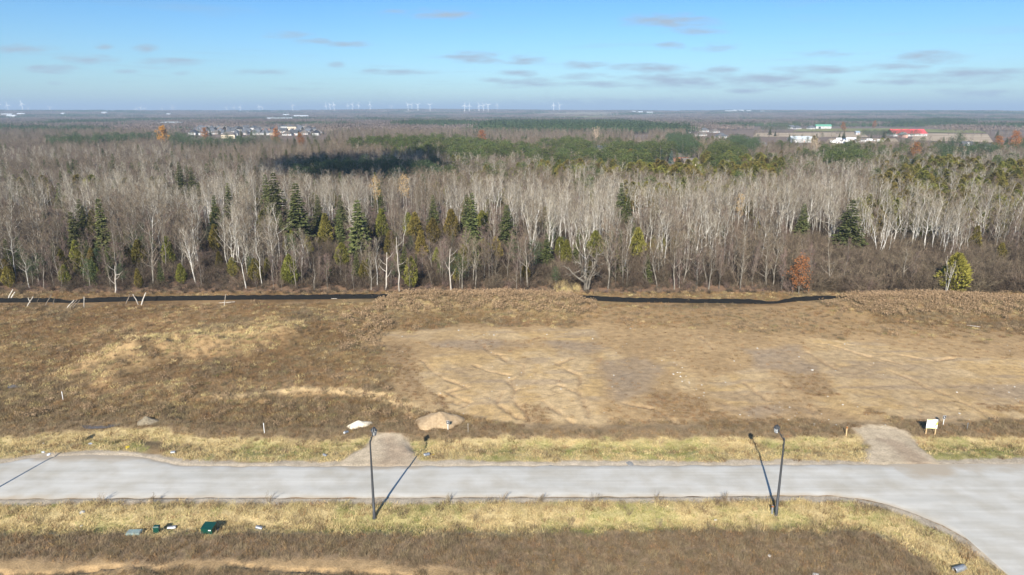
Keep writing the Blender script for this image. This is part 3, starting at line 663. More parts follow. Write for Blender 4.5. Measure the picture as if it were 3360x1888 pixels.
def pine(name, seed, H=14, m='pine', puffs=16, rad=.27, low=.3, n=90):
    r = np.random.default_rng(seed); T, C = G(), G()
    T.tube([(0, 0, -.4), (.2, .1, H * .4), (-.1, .2, H * .9)], [.22, .15, .03], 5)
    for i in range(puffs):
        t = low + (1 - low) * (i + r.random()) / puffs; az = i * 2.4 + r.random(); prof = math.sin(math.pi * min(1, .22 + .8 * (t - low) / (1 - low))) ** .7
        rr = H * rad * prof * (.5 + .55 * r.random()); c = np.array((math.cos(az) * rr, math.sin(az) * rr, H * (t * .93)))
        T.tube([(0, 0, c[2] - .12 * H), c * .5 + np.array((0, 0, (c[2] - .06 * H) * .5)), c], [.06, .045, .02], 3, False)
        R0 = H * .10 * (.75 + .6 * r.random())
        for k in range(n):
            d = unit(r.normal(size=3) + np.array((0, 0, .25))); p = c + d * R0 * np.array((1.25, 1.25, .7)) * (.45 + .6 * r.random())
            C.spray(p, d + r.normal(size=3) * .4 + np.array((0, 0, .35)), .38 + .3 * r.random(), .24, r)
    return finish(name, T, C, 'grey_bark', m, H)
def shrub(name, seed, H=3.2, m='shrub_twig', n=26, spread=.55, tw=.03):
    r = np.random.default_rng(seed); T, C = G(), G()
    for s in range(n):
        az = r.random() * 6.28; d = unit(np.array((math.cos(az) * spread, math.sin(az) * spread, 1.0)) + r.normal(size=3) * .2); L = H * (.5 + .5 * r.random())
        p0 = np.append(r.normal(size=2) * .35, -.1); p1 = p0 + d * L * .55; d2 = unit(d + r.normal(size=3) * .3); p2 = p1 + d2 * L * .5
        T.tube([p0, p1, p2], [.028, .02, .008], 3, False)
        for w in range(26):
            q = .25 + .75 * r.random(); o = p0 + (p1 - p0) * q * 1.8 if q < .55 else p1 + (p2 - p1) * (q - .55) / .45
            C.blade(o, o + unit(d2 + r.normal(size=3) * .8) * (.35 + .6 * r.random()), tw * (.6 + .6 * r.random()), r)
    return finish(name, T, C, m, m, H)
ASPEN = [bare('aspen', 100 + i, 16 + 1.5 * (i % 3), 'aspen_bark', 'aspen_twig', cs=.34 + .08 * (i % 3), nl=13, spread=.23, up=.85, nb=6, nt=6, rt=.17, wob=.42, tw=.026) for i in range(7)]
BIRCH = [bare('birch', 140 + i, 13, 'birch_bark', 'aspen_twig', cs=.4, nl=9, spread=.17, up=1.0, nb=5, nt=8, rt=.09, wob=.25, stems=3) for i in range(2)]
GREY = [bare('grey_tree', 160 + i, 14, 'grey_bark', 'grey_twig', cs=.22 + .05 * (i % 3), nl=15, spread=.28, up=.72, nb=6, nt=7, rt=.19, wob=.4) for i in range(7)]
RED = [bare('red_twig_tree', 190 + i, 11, 'grey_bark', 'red_twig', cs=.22, nl=15, spread=.24, up=1.0, nb=6, nt=8, rt=.10, wob=.2, tw=.026) for i in range(4)]
YOUNG = [bare('sapling', 210 + i, 8, 'grey_bark', 'grey_twig', cs=.2, nl=12, spread=.22, up=.9, nb=5, nt=7, rt=.06, wob=.25, tw=.024, tl=.7) for i in range(3)]
WIDE = [bare('spreading_tree', 230 + i, 14, 'grey_bark', 'grey_twig', cs=.2, nl=18, spread=.40, up=.62, nb=8, nt=12, rt=.24, wob=.3) for i in range(3)]
TANW = [bare('tan_willow', 240 + i, 16, 'tan_twig', 'tan_twig', cs=.15, nl=16, spread=.36, up=.95, nb=8, nt=12, rt=.22, wob=.3, stems=2) for i in range(2)]
RUSTT = [bare('rust_oak', 250 + i, 11, 'grey_bark', 'shrub_twig', cs=.12, nl=16, spread=.33, up=.7, nb=6, nt=5, rt=.2, leaves='rust', nleaf=2200, lsize=.42) for i in range(2)]
ORANGE = bare('orange_oak', 260, 13, 'grey_bark', 'shrub_twig', cs=.12, nl=18, spread=.42, up=.6, nb=7, nt=5, rt=.25, leaves='orange', nleaf=3500, lsize=.5)
BRUSHRUST = bare('rust_bush', 265, 6.5, 'grey_bark', 'shrub_twig', cs=.08, nl=14, spread=.24, up=1.0, nb=6, nt=5, rt=.08, leaves='rust', nleaf=1500, lsize=.26)
LARCH = bare('larch', 270, 15, 'aspen_bark', 'aspen_twig', cs=.35, nl=14, spread=.2, up=.8, nb=6, nt=5, rt=.14, leaves='larch', nleaf=1100, lsize=.3)
SPRUCE = [spruce('spruce', 300 + i, 16, .20 + .035 * i) for i in range(3)]
FIR = spruce('fir', 310, 15, .12, lev=28)
BLUE = spruce('blue_spruce', 312, 10, .22, 'blue_spruce', z0=.03)
BLUEISH = spruce('stout_spruce', 313, 14, .20, 'spruce', z0=.05, pw=.55)
CEDAR = [cedar('cedar', 320 + i, 8, .19 + .035 * i, n=1900, fat=.2 + .09 * i) for i in range(3)]
CEDARY = cedar('yellow_cedar', 327, 8, .25, 'yellow_cedar', 2300, .28)
PINE = [pine('pine', 330 + i, 14) for i in range(3)]
DPINE = [pine('dark_pine', 340 + i, 17, 'dark_pine', 18, .2, .35, 70) for i in range(3)]
SHRUB = [shrub('shrub', 350 + i) for i in range(3)] + [shrub('red_shrub', 355, 2.6, 'red_twig'), shrub('grey_shrub', 356, 3.4, 'grey_twig'), shrub('grey_shrub', 357, 3.8, 'grey_twig')]

def plant(kind, t, x, y, H, label, cat, group=None, wide=1.0, rz=None, tilt=(0, 0), bury=0.0):
    s = H / t.H
    e = empty(kind, (x, y, hz(x, y) - bury), label, cat, group, R.random() * 6.28 if rz is None else rz, (s * wide, s * wide, s))
    e.rotation_euler = (tilt[0], tilt[1], e.rotation_euler[2])
    put(bpy.data.objects.new('trunk', t.trunk), parent=e); put(bpy.data.objects.new('crown', t.crown), parent=e)
    return e

# ------------------------------------------------------------------ conifers and coloured trees one can pick out, by the pixel of their tops
taken = []; stars = []
def at_top(kind, t, px, yt, H, label, cat, group=None, wide=1.0, rz=None):
    x, y = top(px, yt, H); taken.append((x, y)); stars.append((x, y, H, px)); return plant(kind, t, x, y, H, label, cat, group, wide, rz)
SG = 'dark green spruces standing among the bare trees'; SL = 'dark green conical spruce rising among the pale bare trees'
for i, (px, yt, H) in enumerate([(868,572,17),(1040,640,13),(1115,640,12),(1530,640,14),(2040,600,15),(2062,645,11),(1110,690,11),(960,640,15),(368,505,14),(585,530,17),(625,548,15),(190,600,11),(135,545,10),(112,545,9),(800,560,12),
        (745,600,14),(700,640,13),(1240,600,12),(1910,560,12),(1420,640,12),(1690,560,11),(250,555,9),(410,560,10),(1795,770,9)]):
    at_top('spruce_tree', SPRUCE[i % 3], px, yt, H, SL, 'conifer', SG)
at_top('spruce_tree', SPRUCE[2], 895, 566, 20, 'tall broad olive-green spruce, the largest conifer left of the pale aspens', 'conifer', wide=1.1)
at_top('spruce_tree', SPRUCE[1], 968, 600, 19, 'tall pointed dark green spruce beside the tallest broad spruce', 'conifer', wide=1.15)
at_top('spruce_tree', BLUEISH, 1170, 655, 17, 'dense stout blue-green spruce with a blunt top', 'conifer', wide=1.05)
at_top('spruce_tree', SPRUCE[1], 1548, 632, 17, 'slender green spruce with a sharp tip behind the yellow cedars', 'conifer')
at_top('spruce_tree', SPRUCE[2], 1662, 672, 13, 'broad grey-green spruce right of the yellow cedars', 'conifer', wide=1.15)
at_top('spruce_tree', SPRUCE[2], 2800, 655, 16.5, 'symmetrical dark green spruce alone among the grey saplings', 'conifer', wide=1.3)
at_top('spruce_tree', SPRUCE[1], 2641, 668, 12, 'small dark green spruce in the pale aspen stand', 'conifer', wide=1.1)
at_top('fir_tree', FIR, 320, 650, 17, 'very narrow dark green fir spire beside the grey front trees', 'conifer', wide=1.1)
at_top('fir_tree', FIR, 231, 695, 13, 'narrow blue-green fir at the dark front edge of the wood', 'conifer', wide=1.3)
CG = 'yellow-green cedars in the front of the wood'; CLb = 'yellow-green bushy cedar half hidden by bare trunks'
for i, (px, yt, H) in enumerate([(1065,705,10),(1480,690,10),(1582,695,9),(1250,690,10),(1360,700,9),(1420,720,8),(300,690,9),(1280,760,8),(1120,800,7),(1380,760,8),(590,870,5),(760,850,5),(545,780,8),(2095,750,9),(1955,760,8),(1860,790,7),(3290,800,6),(20,880,5),(700,740,8),(450,790,8)]):
    at_top('cedar_tree', CEDAR[i % 3], px, yt, H, CLb, 'conifer', CG)
at_top('cedar_tree', CEDARY, 3146, 838, 9.1, 'bright yellow-green cedar behind a pale bare tree at the brush edge', 'conifer', wide=1.3)
at_top('cedar_tree', CEDAR[0], 3208, 745, 8, 'olive cedar standing alone behind the brush thicket', 'conifer')
at_top('birch_tree', BIRCH[0], 3122, 856, 8.2, 'small pale bare birch in front of the bright yellow-green cedar', 'bare tree', wide=.7)
at_top('birch_tree', BIRCH[1], 2900, 715, 12, 'white-barked birch clump with leaning bright stems beside the spruce', 'bare tree', wide=1.2)
at_top('birch_tree', BIRCH[0], 1745, 650, 15, 'white-stemmed birch clump with many thin straight trunks', 'bare tree', wide=.8)
at_top('oak_bush', BRUSHRUST, 2632, 860, 7.7, 'rust-brown leafy oak sapling beside the black silt fence', 'oak', wide=1.1)
LG = 'orange-tinged larches in the aspen stand'
for px, yt, H in ((1235,585,15),(1330,580,15),(2430,645,12)): at_top('larch_tree', LARCH, px, yt, H, 'tree with thin orange-yellow foliage among pale aspens', 'larch', LG)
at_top('oak_tree', ORANGE, 532, 420, 22, 'bright orange oak rising above the brown canopy', 'oak', wide=1.0)
at_top('oak_tree', RUSTT[0], 905, 426, 20, 'dark rust-red oak in front of the grey-roofed houses', 'oak', wide=1.1)
RG = 'rust-leaved oaks far off'
for px, yt, H in ((985,443,16),(672,425,18),(3010,475,15),(3335,440,20),(3285,455,17),(1585,435,18),(2770,405,19),(2870,400,18)): at_top('oak_tree', RUSTT[1], px, yt, H, 'rust-brown oak standing above distant bare trees', 'oak', RG, wide=1.15)
for px, yt, H in ((1960,420,20),(2680,455,17)): at_top('willow_tree', TANW[px % 2], px, yt, H, 'large tan leafless willow with upswept branches in front of dark pines', 'bare tree', 'tan willows', wide=1.3)
at_top('maple_tree', WIDE[1], 1690, 478, 15, 'round-crowned bare purple-grey maple between green pines', 'bare tree', wide=1.0)
for px, yt in ((2172,490), (2204,495)): at_top('blue_spruce_tree', BLUE, px, yt, 10, 'pale blue spruce beside the red brick house', 'conifer', 'blue spruces by the brick house')
# the gnarled old tree at the wood's edge
def gnarled():
    r = np.random.default_rng(9); T, C = G(), G()
    def limb(p, d, L, r0, lev):
        pts = [p]; k = 6
        for i in range(k): d = unit(d + r.normal(size=3) * (.16 + .05 * lev) + np.array((0, 0, .06))); pts.append(pts[-1] + d * L / k)
        T.tube(pts, [r0 * (1 - .75 * i / k) for i in range(k + 1)], 6 if lev < 2 else 4)
        for j in (2, 3, 4, 5):
            if lev < 3 and r.random() < .8: limb(pts[j], unit(d + r.normal(size=3) * .75), L * (.35 + .25 * r.random()), r0 * .42, lev + 1)
        for w in range(10): o = pts[r.integers(3, k + 1)]; C.blade(o, o + unit(d + r.normal(size=3) * .7) * (.4 + .9 * r.random()), .03, r)
    b = np.array((0, 0, -.3))
    T.tube([b, (0, 0, 1.2), (.1, 0, 2.2)], [.55, .42, .38], 7)
    for d, L in (((-.75, -.2, .75), 5.5), ((-.15, -.1, 1), 6.5), ((.35, .1, 1), 8.5), ((.75, -.3, .8), 6.0), ((.2, .5, 1), 6)):
        limb(np.array((0.05, 0, 1.9)), unit(np.array(d)), L, .30, 0)
    limb(np.array((.4, -.1, .2)), unit(np.array((.25, -.2, 1))), 5.5, .26, 1)
    return finish('old_willow', T, C, 'grey_bark', 'grey_twig', 10)
x, y = gp(1918, 950); taken.append((x, y))
plant('willow_tree', gnarled(), x, 151, 10.5, 'gnarled old broken willow with thick pale limbs at the wood edge', 'bare tree', rz=.1)
def snag(px, pyb, H, lean, label):
    r = np.random.default_rng(px); T, C = G(), G(); pts = [np.array((0, 0, -.3))]
    for i in range(6): pts.append(pts[-1] + np.array((lean + r.normal() * .06, r.normal() * .05, 1)) * H / 6)
    T.tube(pts, [.2, .18, .16, .14, .12, .1, .06], 5)
    for i in (2, 3, 4, 5): 
        d = unit(np.array((r.normal(), r.normal() * .6, .7))); T.tube([pts[i], pts[i] + d * 1.1, pts[i] + d * 2.0 + np.array((0, 0, .5))], [.07, .05, .02], 4)
        for w in range(14): o = pts[i] + d * (1 + r.random()); C.blade(o, o + unit(d + r.normal(size=3) * .5) * .8, .03, r)
    x, y = gp(px, pyb); y = max(y, 149.5); taken.append((x, y)); plant('dead_tree', finish('snag', T, C, 'post', 'grey_twig', H), x, y, H, label, 'bare tree', rz=0)
snag(370, 968, 6.5, .12, 'crooked pale dead trunk with stub branches left of the leaning rails')
snag(1310, 962, 13, .0, 'tall straight tan trunk broken off at the top beside the weedy berm')
snag(1265, 955, 9, .05, 'bleached forked dead tree behind the weedy berm')
snag(1480, 955, 10, .02, 'pale dead pole tree standing by the wood edge')

# ------------------------------------------------------------------ the wood: candidate tree positions
taken_a = np.array(taken)
def jgrid(x0, x1, y0, y1, s, jit=.9):
    X, Y = np.meshgrid(np.arange(x0, x1, s), np.arange(y0, y1, s)); x = X.ravel() + (R.random(X.size) - .5) * s * jit * 1.0; y = Y.ravel() + (R.random(X.size) - .5) * s * jit
    return x, y
def in_view(x, y, pad=12): return np.abs(x) < .755 * (y * 1.0 + 10) + pad
def colpx(x, y): return 1680 + x * FPX / (y * CP + CAM_H * SP)
bx, by = jgrid(-260, 260, 150, 300, 3.15)
k = in_view(bx, by) & ~((bx > 68 + 8 * np.sin(by * .3)) & (by < 178 + 20 * vnoise(bx, by, 14, 401)) & (R.random(len(bx)) < .84))
k &= R.random(len(bx)) < .35 + .9 * fbm(bx, by, 13, 403, 2) + .3 * (by < 166)
k &= by > 150 + 3.2 * vnoise(bx, by, 9, 404)
bx, by = bx[k], by[k]
bpx = colpx(bx, by)
pal = fbm(bx, by, 30, 405, 3)
w_as = np.clip(.26 + 2.4 * (pal - .5) + .30 * sstep(158, 195, by) - .30 * sstep(800, 200, bpx), .06, .82)
u = R.random(len(bx)); kind = np.where(u < w_as, 0, np.where(u < w_as + (1 - w_as) * .55, 1, np.where(u < w_as + (1 - w_as) * .85, 2, 3)))
var = R.integers(0, 7, len(bx))
thin = ((bpx > 2780) & (by > 212) & (R.random(len(bx)) < .72)) | ((bpx > 2040) & (bpx < 2580) & (by > 278) & (R.random(len(bx)) < .7))
bx, by, bpx, pal, u, kind, var = [q[~thin] for q in (bx, by, bpx, pal, u, kind, var)]
hh = np.where(kind == 0, 14.5, np.where(kind == 1, 13.5, np.where(kind == 2, 10.0, 6.5))) * (.78 + .4 * R.random(len(bx))) * (.86 + .14 * sstep(152, 185, by)) * (1 - .14 * sstep(240, 290, by)) * (.72 + .56 * fbm(bx, by, 22, 407, 2))
# 300 nearest ones in the frame stand as trees of their own
def hides(x, y, h, p):
    """trees that would stand before a picked-out one and cover more than its foot"""
    m = np.zeros(len(x), bool)
    for tx, ty, H, tp in stars:
        if not 150 < ty < 330: continue
        half = (.16 * H + 1.9 + 2.2 * (tp in (2800, 2641))) * FPX / ty
        m |= (np.abs(p - tp) < half) & (y < ty + 1) & (y > 148) & ((CAM_H - h) / y < (CAM_H - .42 * H) / ty)
    return m
clearv = ~(hides(bx, by, hh, bpx) & (R.random(len(bx)) < .93))
for (tx, ty) in taken: clearv &= ~(np.hypot(bx - tx, by - ty) < 1.7)
bx, by, bpx, pal, kind, var, hh = [q[clearv] for q in (bx, by, bpx, pal, kind, var, hh)]
vis = (bpx > -20) & (bpx < 3380)
order = np.argsort(np.where(vis, by - .15 * hh, 1e9)); solo = np.zeros(len(bx), bool); solo[order[:300]] = True
NAMES = [('aspen_tree', 'slender pale-barked bare aspen at the front of the wood', 'pale aspens along the front of the wood'),
         ('ash_tree', 'grey-brown bare tree with a rounded twiggy crown at the wood edge', 'grey bare trees along the wood edge'),
         ('birch_tree', 'reddish-brown twiggy young bare tree at the wood edge', 'reddish bare trees along the wood edge'),
         ('sapling', 'thin short bare grey sapling at the foot of the taller trees', 'saplings along the wood edge')]
SETS = [ASPEN, GREY, RED, YOUNG]
for i in np.nonzero(solo)[0]:
    s = SETS[kind[i]]; nm, lb, gr = NAMES[kind[i]]
    plant(nm, s[var[i] % len(s)], bx[i], by[i], hh[i], lb, 'bare tree', gr, wide=.9 + .25 * R.random(), tilt=tuple(R.normal(size=2) * .06))

# ------------------------------------------------------------------ the rest of the wood and the woods beyond
def cz(pts, h=12): return wpts(pts, h)
PROTO = ASPEN + GREY + RED + YOUNG + WIDE + TANW + PINE + DPINE + CEDAR + SPRUCE
def first(s): 
    n = 0
    for q in (ASPEN, GREY, RED, YOUNG, WIDE, TANW, PINE, DPINE, CEDAR, SPRUCE):
        if q is s: return n
        n += len(q)
PX, PY, PI, PH, PW = [], [], [], [], []
def grow(x, y, s, h, wide):
    """add trees of set s"""
    n = len(x)
    if not n: return
    i = first(s) + R.integers(0, len(s), n); h = np.broadcast_to(h, (n,)); H = np.array([PROTO[k].H for k in i])
    PX.append(x); PY.append(y); PI.append(i); PH.append(h / H); PW.append(np.broadcast_to(wide, (n,)) * h / H)
for q, s in enumerate(SETS):
    k = (~solo) & (kind == q); grow(bx[k], by[k], s, hh[k], .9 + .25 * R.random(k.sum()))
# mid distance 300-1250 m
mx, my = [], []
for (y0, y1, sp) in ((296, 480, 5.0), (480, 800, 6.6), (800, 1300, 9.5)):
    a, b = jgrid(-1050, 1050, y0, y1, sp); v = in_view(a, b, 25); mx.append(a[v]); my.append(b[v])
mx, my = np.concatenate(mx), np.concatenate(my); mp = colpx(mx, my)
keep = R.random(len(mx)) < .93
# clearings: houses, farmyards, fields (columns of the picture turned into wedges of ground)
CLEAR = [(600, 1075, 800, 1700), (2440, 3080, 720, 1800), (3080, 3330, 600, 900), (3080, 3400, 900, 1400), (2130, 2310, 415, 560), (1935, 2010, 560, 720), (2925, 3010, 400, 470), (2080, 2130, 800, 1250), (2250, 2460, 900, 1500)]
for a, b, d0, d1 in CLEAR: keep &= ~((mp > a) & (mp < b) & (my > d0) & (my < d1) & (R.random(len(mx)) < .94))
mx, my, mp = mx[keep], my[keep], mp[keep]
def where(pts, h=12): return inside(mx, my, cz(pts, h))
zpine = where([(1130,462),(1300,440),(1480,445),(1700,478),(1850,455),(2000,450),(2090,470),(2080,510),(1880,520),(1700,500),(1560,505),(1400,490),(1250,475)]) & (R.random(len(mx)) < .18 + .7 * (fbm(mx, my, 40, 415, 2) > .5))
zpine |= where([(2040,482),(2120,468),(2200,468),(2215,520),(2120,540),(2030,525)]) | where([(2320,480),(2380,470),(2440,485),(2430,530),(2330,540)])
zpine |= (where([(2690,480),(2800,475),(2860,510),(2790,530),(2700,520)]) & (R.random(len(mx)) < .5))
zdark = where([(150,440),(700,428),(1000,436),(1050,455),(700,462),(150,462)]) & (R.random(len(mx)) < .03 + .6 * (fbm(mx, my, 35, 445, 2) > .6))
zdark |= where([(3060,470),(3360,455),(3360,480),(3080,500)]) & (R.random(len(mx)) < .35)
zdark |= where([(2190,440),(2270,440),(2290,480),(2200,485)]) | where([(2400,445),(2480,445),(2480,480),(2400,480)])
zdark |= where([(960,520),(1450,525),(1450,552),(960,552)]) & (R.random(len(mx)) < .5)
zced = where([(2060,500),(2320,505),(2560,520),(2580,560),(2400,575),(2180,565),(2060,555)], 10) & (R.random(len(mx)) < .15 + .75 * (fbm(mx, my, 22, 441, 2) > .47))
zced |= where([(2860,545),(3100,520),(3400,535),(3400,640),(3200,600),(2960,610),(2840,580)], 10) & (R.random(len(mx)) < .15 + .7 * (fbm(mx, my, 22, 443, 2) > .47))
zced |= where([(1620,545),(2050,530),(2050,560),(1700,565)], 8) & (R.random(len(mx)) < .35)
zced |= where([(40,600),(600,610),(600,660),(40,660)], 8) & (R.random(len(mx)) < .2)
zspr = (R.random(len(mx)) < .03 + .10 * (fbm(mx, my, 60, 419, 2) > .6))
u = R.random(len(mx)); tone = fbm(mx, my, 120, 411, 3)
done = np.zeros(len(mx), bool)
def take(m, s, h0, h1, wide=1.0):
    global done
    m = m & ~done; done |= m; n = m.sum(); grow(mx[m], my[m], s, h0 + (h1 - h0) * R.random(n), wide * (.9 + .3 * R.random(n)))
take(zced, CEDAR, 6.5, 13, 1.3); take(zpine, PINE, 10, 16.5, 1.2); take(zdark, DPINE, 12, 16, 1.15); take(zspr, SPRUCE, 8, 14, 1.0)
zmix = (mp > 1450) & (my < 900) & (fbm(mx, my, 55, 449, 3) > .50); r9 = R.random(len(mx))
take(zmix & (r9 < .14), CEDAR, 6, 11, 1.25); take(zmix & (r9 > .14) & (r9 < .26), PINE, 9, 13.5, 1.15)
house_front = (mp > 560) & (mp < 1090) & (my > 560)
take(house_front, GREY, 8, 11, 1.2)
asp = u < np.clip(.24 + 1.6 * (tone - .5), .04, .55) * sstep(900, 330, my)
take(asp, ASPEN, 9, 14, 1.2); take(u < .52, GREY, 8.5, 12.5, 1.3); take(u < .72, RED, 7.5, 11, 1.4); take(u < .985, WIDE, 8.5, 12.5, 1.15); take(u < 2, WIDE, 9, 12, 1.0)
# cedars that fill the right side of the front wood and the strip behind it
cx, cy = jgrid(-240, 260, 210, 300, 5.5); cp_ = colpx(cx, cy)
k = (cp_ > 2790) & (cy > 216) & (R.random(len(cx)) < .2 + .55 * (fbm(cx, cy, 20, 447, 2) > .48)); grow(cx[k], cy[k], CEDAR, 7 + 4.5 * R.random(k.sum()), 1.3)
k = (cp_ > 2050) & (cp_ < 2580) & (cy > 276) & (R.random(len(cx)) < .65); grow(cx[k], cy[k], CEDAR, 8 + 4 * R.random(k.sum()), 1.3)
k = (cp_ < 1000) & (cp_ > -30) & (R.random(len(cx)) < .07); grow(cx[k], cy[k], SPRUCE, 8 + 6 * R.random(k.sum()), 1.0)
k = (R.random(len(cx)) < .05); grow(cx[k], cy[k], CEDAR, 6 + 4 * R.random(k.sum()), 1.1)
ux, uy = jgrid(-130, 75, 155, 208, 4.2); up_ = colpx(ux, uy); un = fbm(ux, uy, 14, 417, 2)
k = in_view(ux, uy, 2) & (R.random(len(ux)) < (.10 + .9 * (un > .52)) * np.interp(up_, [0, 1500, 2000, 2600], [.6, .45, .25, .05])); q_ = R.random(len(ux))
for s_, lo_, hi_, h0_, h1_ in ((CEDAR, 0, .34, 3.5, 8), (SPRUCE, .34, .72, 4, 11), (DPINE, .72, 1.01, 5, 10)): m_ = k & (q_ >= lo_) & (q_ < hi_); grow(ux[m_], uy[m_], s_, h0_ + (h1_ - h0_) * R.random(m_.sum()), .9)
hx_, hy_ = jgrid(-700, -300, 1000, 1700, 17); hp_ = colpx(hx_, hy_); k = (hp_ > 600) & (hp_ < 1090) & (R.random(len(hx_)) < .4); grow(hx_[k], hy_[k], WIDE, 5 + 3.5 * R.random(k.sum()), 1.1)
k = (hp_ > 600) & (hp_ < 1090) & (R.random(len(hx_)) < .06); grow(hx_[k], hy_[k], SPRUCE, 6 + 5 * R.random(k.sum()), 1.1)
# scattered conifers round the right-hand farm
for (px, yt, H) in [(2528,415,15),(2905,425,14),(2860,440,9),(2770,430,12),(2755,435,11),(2545,430,9),(2590,440,12),(2610,442,11),(2630,440,11),(2490,440,10),(2680,437,9),(2700,436,9),(3100,450,14),(3120,447,15),(3150,435,19),(2975,460,9),(3000,462,9),(3030,460,11),(3060,462,9),(3230,470,12),(3260,478,10),
                    (2400,440,14),(2370,445,13),(3080,500,12),(3060,530,12),(2960,520,12),(2900,510,12),(2720,500,12)]:
    xx, yy_ = top(px, yt, H); s = SPRUCE if px % 3 else DPINE; grow(np.array([xx]), np.array([yy_]), s, np.array([float(H)]), np.array([1.2]))
rowx = [top(2830 + 9 * i, 424 - (i % 3), 14) for i in range(22)] + [top(2500 + 7 * i, 418 + (i % 2), 9) for i in range(14)]
grow(np.array([p[0] for p in rowx]), np.array([p[1] for p in rowx]), DPINE, 13.0, 1.3)
ax, ay, ai = np.concatenate(PX), np.concatenate(PY), np.concatenate(PI); ah, aw = np.concatenate(PH), np.concatenate(PW)
# keep bare trees from swallowing the picked-out ones
dmin = np.full(len(ax), 1e9)
for tx, ty in taken: 
    q = (ax - tx) ** 2 + ((ay - ty) * np.where(ay < ty, .30, 1.0)) ** 2; dmin = np.minimum(dmin, q)
AH = np.array([PROTO[i].H for i in ai]) * ah
ok = (dmin > 1.6 ** 2) & ~hides(ax, ay, AH, colpx(ax, ay))
ax, ay, ai, ah, aw = ax[ok], ay[ok], ai[ok], ah[ok], aw[ok]
nb_ = first(PINE)
az_ = height(ax, ay) - .05
m = ai < nb_
rot = zrot(len(ax), .06)
scatter('bare_woodland', [t.whole for t in PROTO[:nb_]], np.stack([ax, ay, az_], 1)[m], ai[m], rot[m], np.stack([aw, aw, ah], 1)[m], 'dense leafless grey and tan woodland stretching to the distant houses', 'woodland')
scatter('evergreen_woodland', [t.whole for t in PROTO[nb_:]], np.stack([ax, ay, az_], 1)[~m], ai[~m] - nb_, rot[~m], np.stack([aw, aw, ah], 1)[~m], 'green pines and olive cedars growing in patches within the leafless woodland', 'woodland')
# undergrowth and brush
sx, sy = jgrid(-135, 150, 149, 178, 1.7); k = in_view(sx, sy, 5) & (R.random(len(sx)) < .8)
s2x, s2y = jgrid(-190, 190, 178, 250, 3.6); k2 = in_view(s2x, s2y, 5)
s3x, s3y = jgrid(64, 165, 150, 204, 1.55); k3 = in_view(s3x, s3y, 8)
sx, sy = np.concatenate([sx[k], s2x[k2], s3x[k3]]), np.concatenate([sy[k], s2y[k2], s3y[k3]])
sh = np.concatenate([.45 + .75 * R.random(k.sum()) * (.6 + .4 * sstep(150, 158, sy[:k.sum()])), .8 + .7 * R.random(k2.sum()), 1.0 + .8 * R.random(k3.sum())])
sh[:k.sum()] *= .55 + .45 * sstep(149, 156, sy[:k.sum()])
gone = hides(sx, sy, sh * 3.4, colpx(sx, sy))
for tx, ty, H_, tp in stars:
    if tp > 3000 and ty < 175: gone |= (np.abs(colpx(sx, sy) - tp) < 40) & (sy < ty + 1)
sx, sy, sh = sx[~gone], sy[~gone], sh[~gone]
scatter('undergrowth', [t.whole for t in SHRUB], np.stack([sx, sy, height(sx, sy) - .05], 1), np.where(R.random(len(sx)) < np.where((sx > 64) & (sy < 206), .62, .15), 4 + R.integers(0, 2, len(sx)), np.where(R.random(len(sx)) < .14, 3, R.integers(0, 3, len(sx)))), zrot(len(sx), .08), uscale(sh * 1.05, sh), 'brown leafless brush and saplings under and before the wood', 'undergrowth')

# far woods: clumps of many crowns
def clump(seed, m, nt=30, H=12, sz=2.2, W=60, tall=False):
    r = np.random.default_rng(seed); g = G()
    for i in range(nt):
        cx_, cy_ = (r.random(2) - .5) * W; h = H * (.75 + .45 * r.random()); rr = (2.2 if tall else 3.6) * (.8 + .5 * r.random())
        for j in range(22):
            d = unit(r.normal(size=3)); zc = h * (.58 if not tall else .55)
            p = np.array((cx_, cy_, zc)) + d * np.array((rr, rr, h * (.40 if not tall else .46))) * (.6 + .45 * r.random())
            if tall: f = (p[2] / h); p[:2] = (cx_, cy_) + (p[:2] - (cx_, cy_)) * max(.15, 1.25 - f)
            g.leaf(p, d + np.array((0, 0, .4)), sz * (.6 + .7 * r.random()), r)
    return g.mesh('far_trees', MT[m])
FB = [clump(500 + i, 'far_bare') for i in range(4)]; FGn = [clump(520 + i, 'far_green', 34, 17, 2.0, 44, True) for i in range(3)]
fx, fy, fs = [], [], []
for y0, y1, sp, sc in ((1280, 3000, 42, 1.0), (3000, 6000, 75, 1.35), (6000, 10500, 120, 1.7)):
    a, b = jgrid(-8200, 8200, y0, y1, sp); v = in_view(a, b, 60); fx.append(a[v]); fy.append(b[v]); fs.append(np.full(v.sum(), sc))
fx, fy, fs = np.concatenate(fx), np.concatenate(fy), np.concatenate(fs); fp = colpx(fx, fy)
wood = fbm(fx, fy * .55, 700, 421, 3); keep = wood > .43 - .06 * sstep(2500, 1400, fy) + .05 * sstep(2300, 3200, fp) * (fy > 2300)
for a, b, d0, d1 in CLEAR: keep &= ~((fp > a) & (fp < b) & (fy > d0) & (fy < d1))
keep &= ~((fp > 3000) & (fy < 1500) & (fy > 900) & (R.random(len(fx)) < .8))
pl_ = ((fx > -60) & (fx < 330) & (fy > 1230) & (fy < 2150)) | ((fp > 1300) & (fp < 1570) & (fy > 1650) & (fy < 2000)) | ((fp > 3040) & (fp < 3190) & (fy > 2100) & (fy < 2600))
keep &= ~pl_
gr = (fbm(fx, fy, 420, 431, 2) > .60) | (R.random(len(fx)) < .05)
gx, gy = jgrid(-900, 1500, 1230, 2650, 24); gpx = colpx(gx, gy)
pk = ((gx > -60) & (gx < 330) & (gy > 1250) & (gy < 2100)) | ((gpx > 1310) & (gpx < 1560) & (gy > 1700) & (gy < 1950)) | ((gpx > 3045) & (gpx < 3185) & (gy > 2150) & (gy < 2500))
gx, gy = gx[pk], gy[pk]
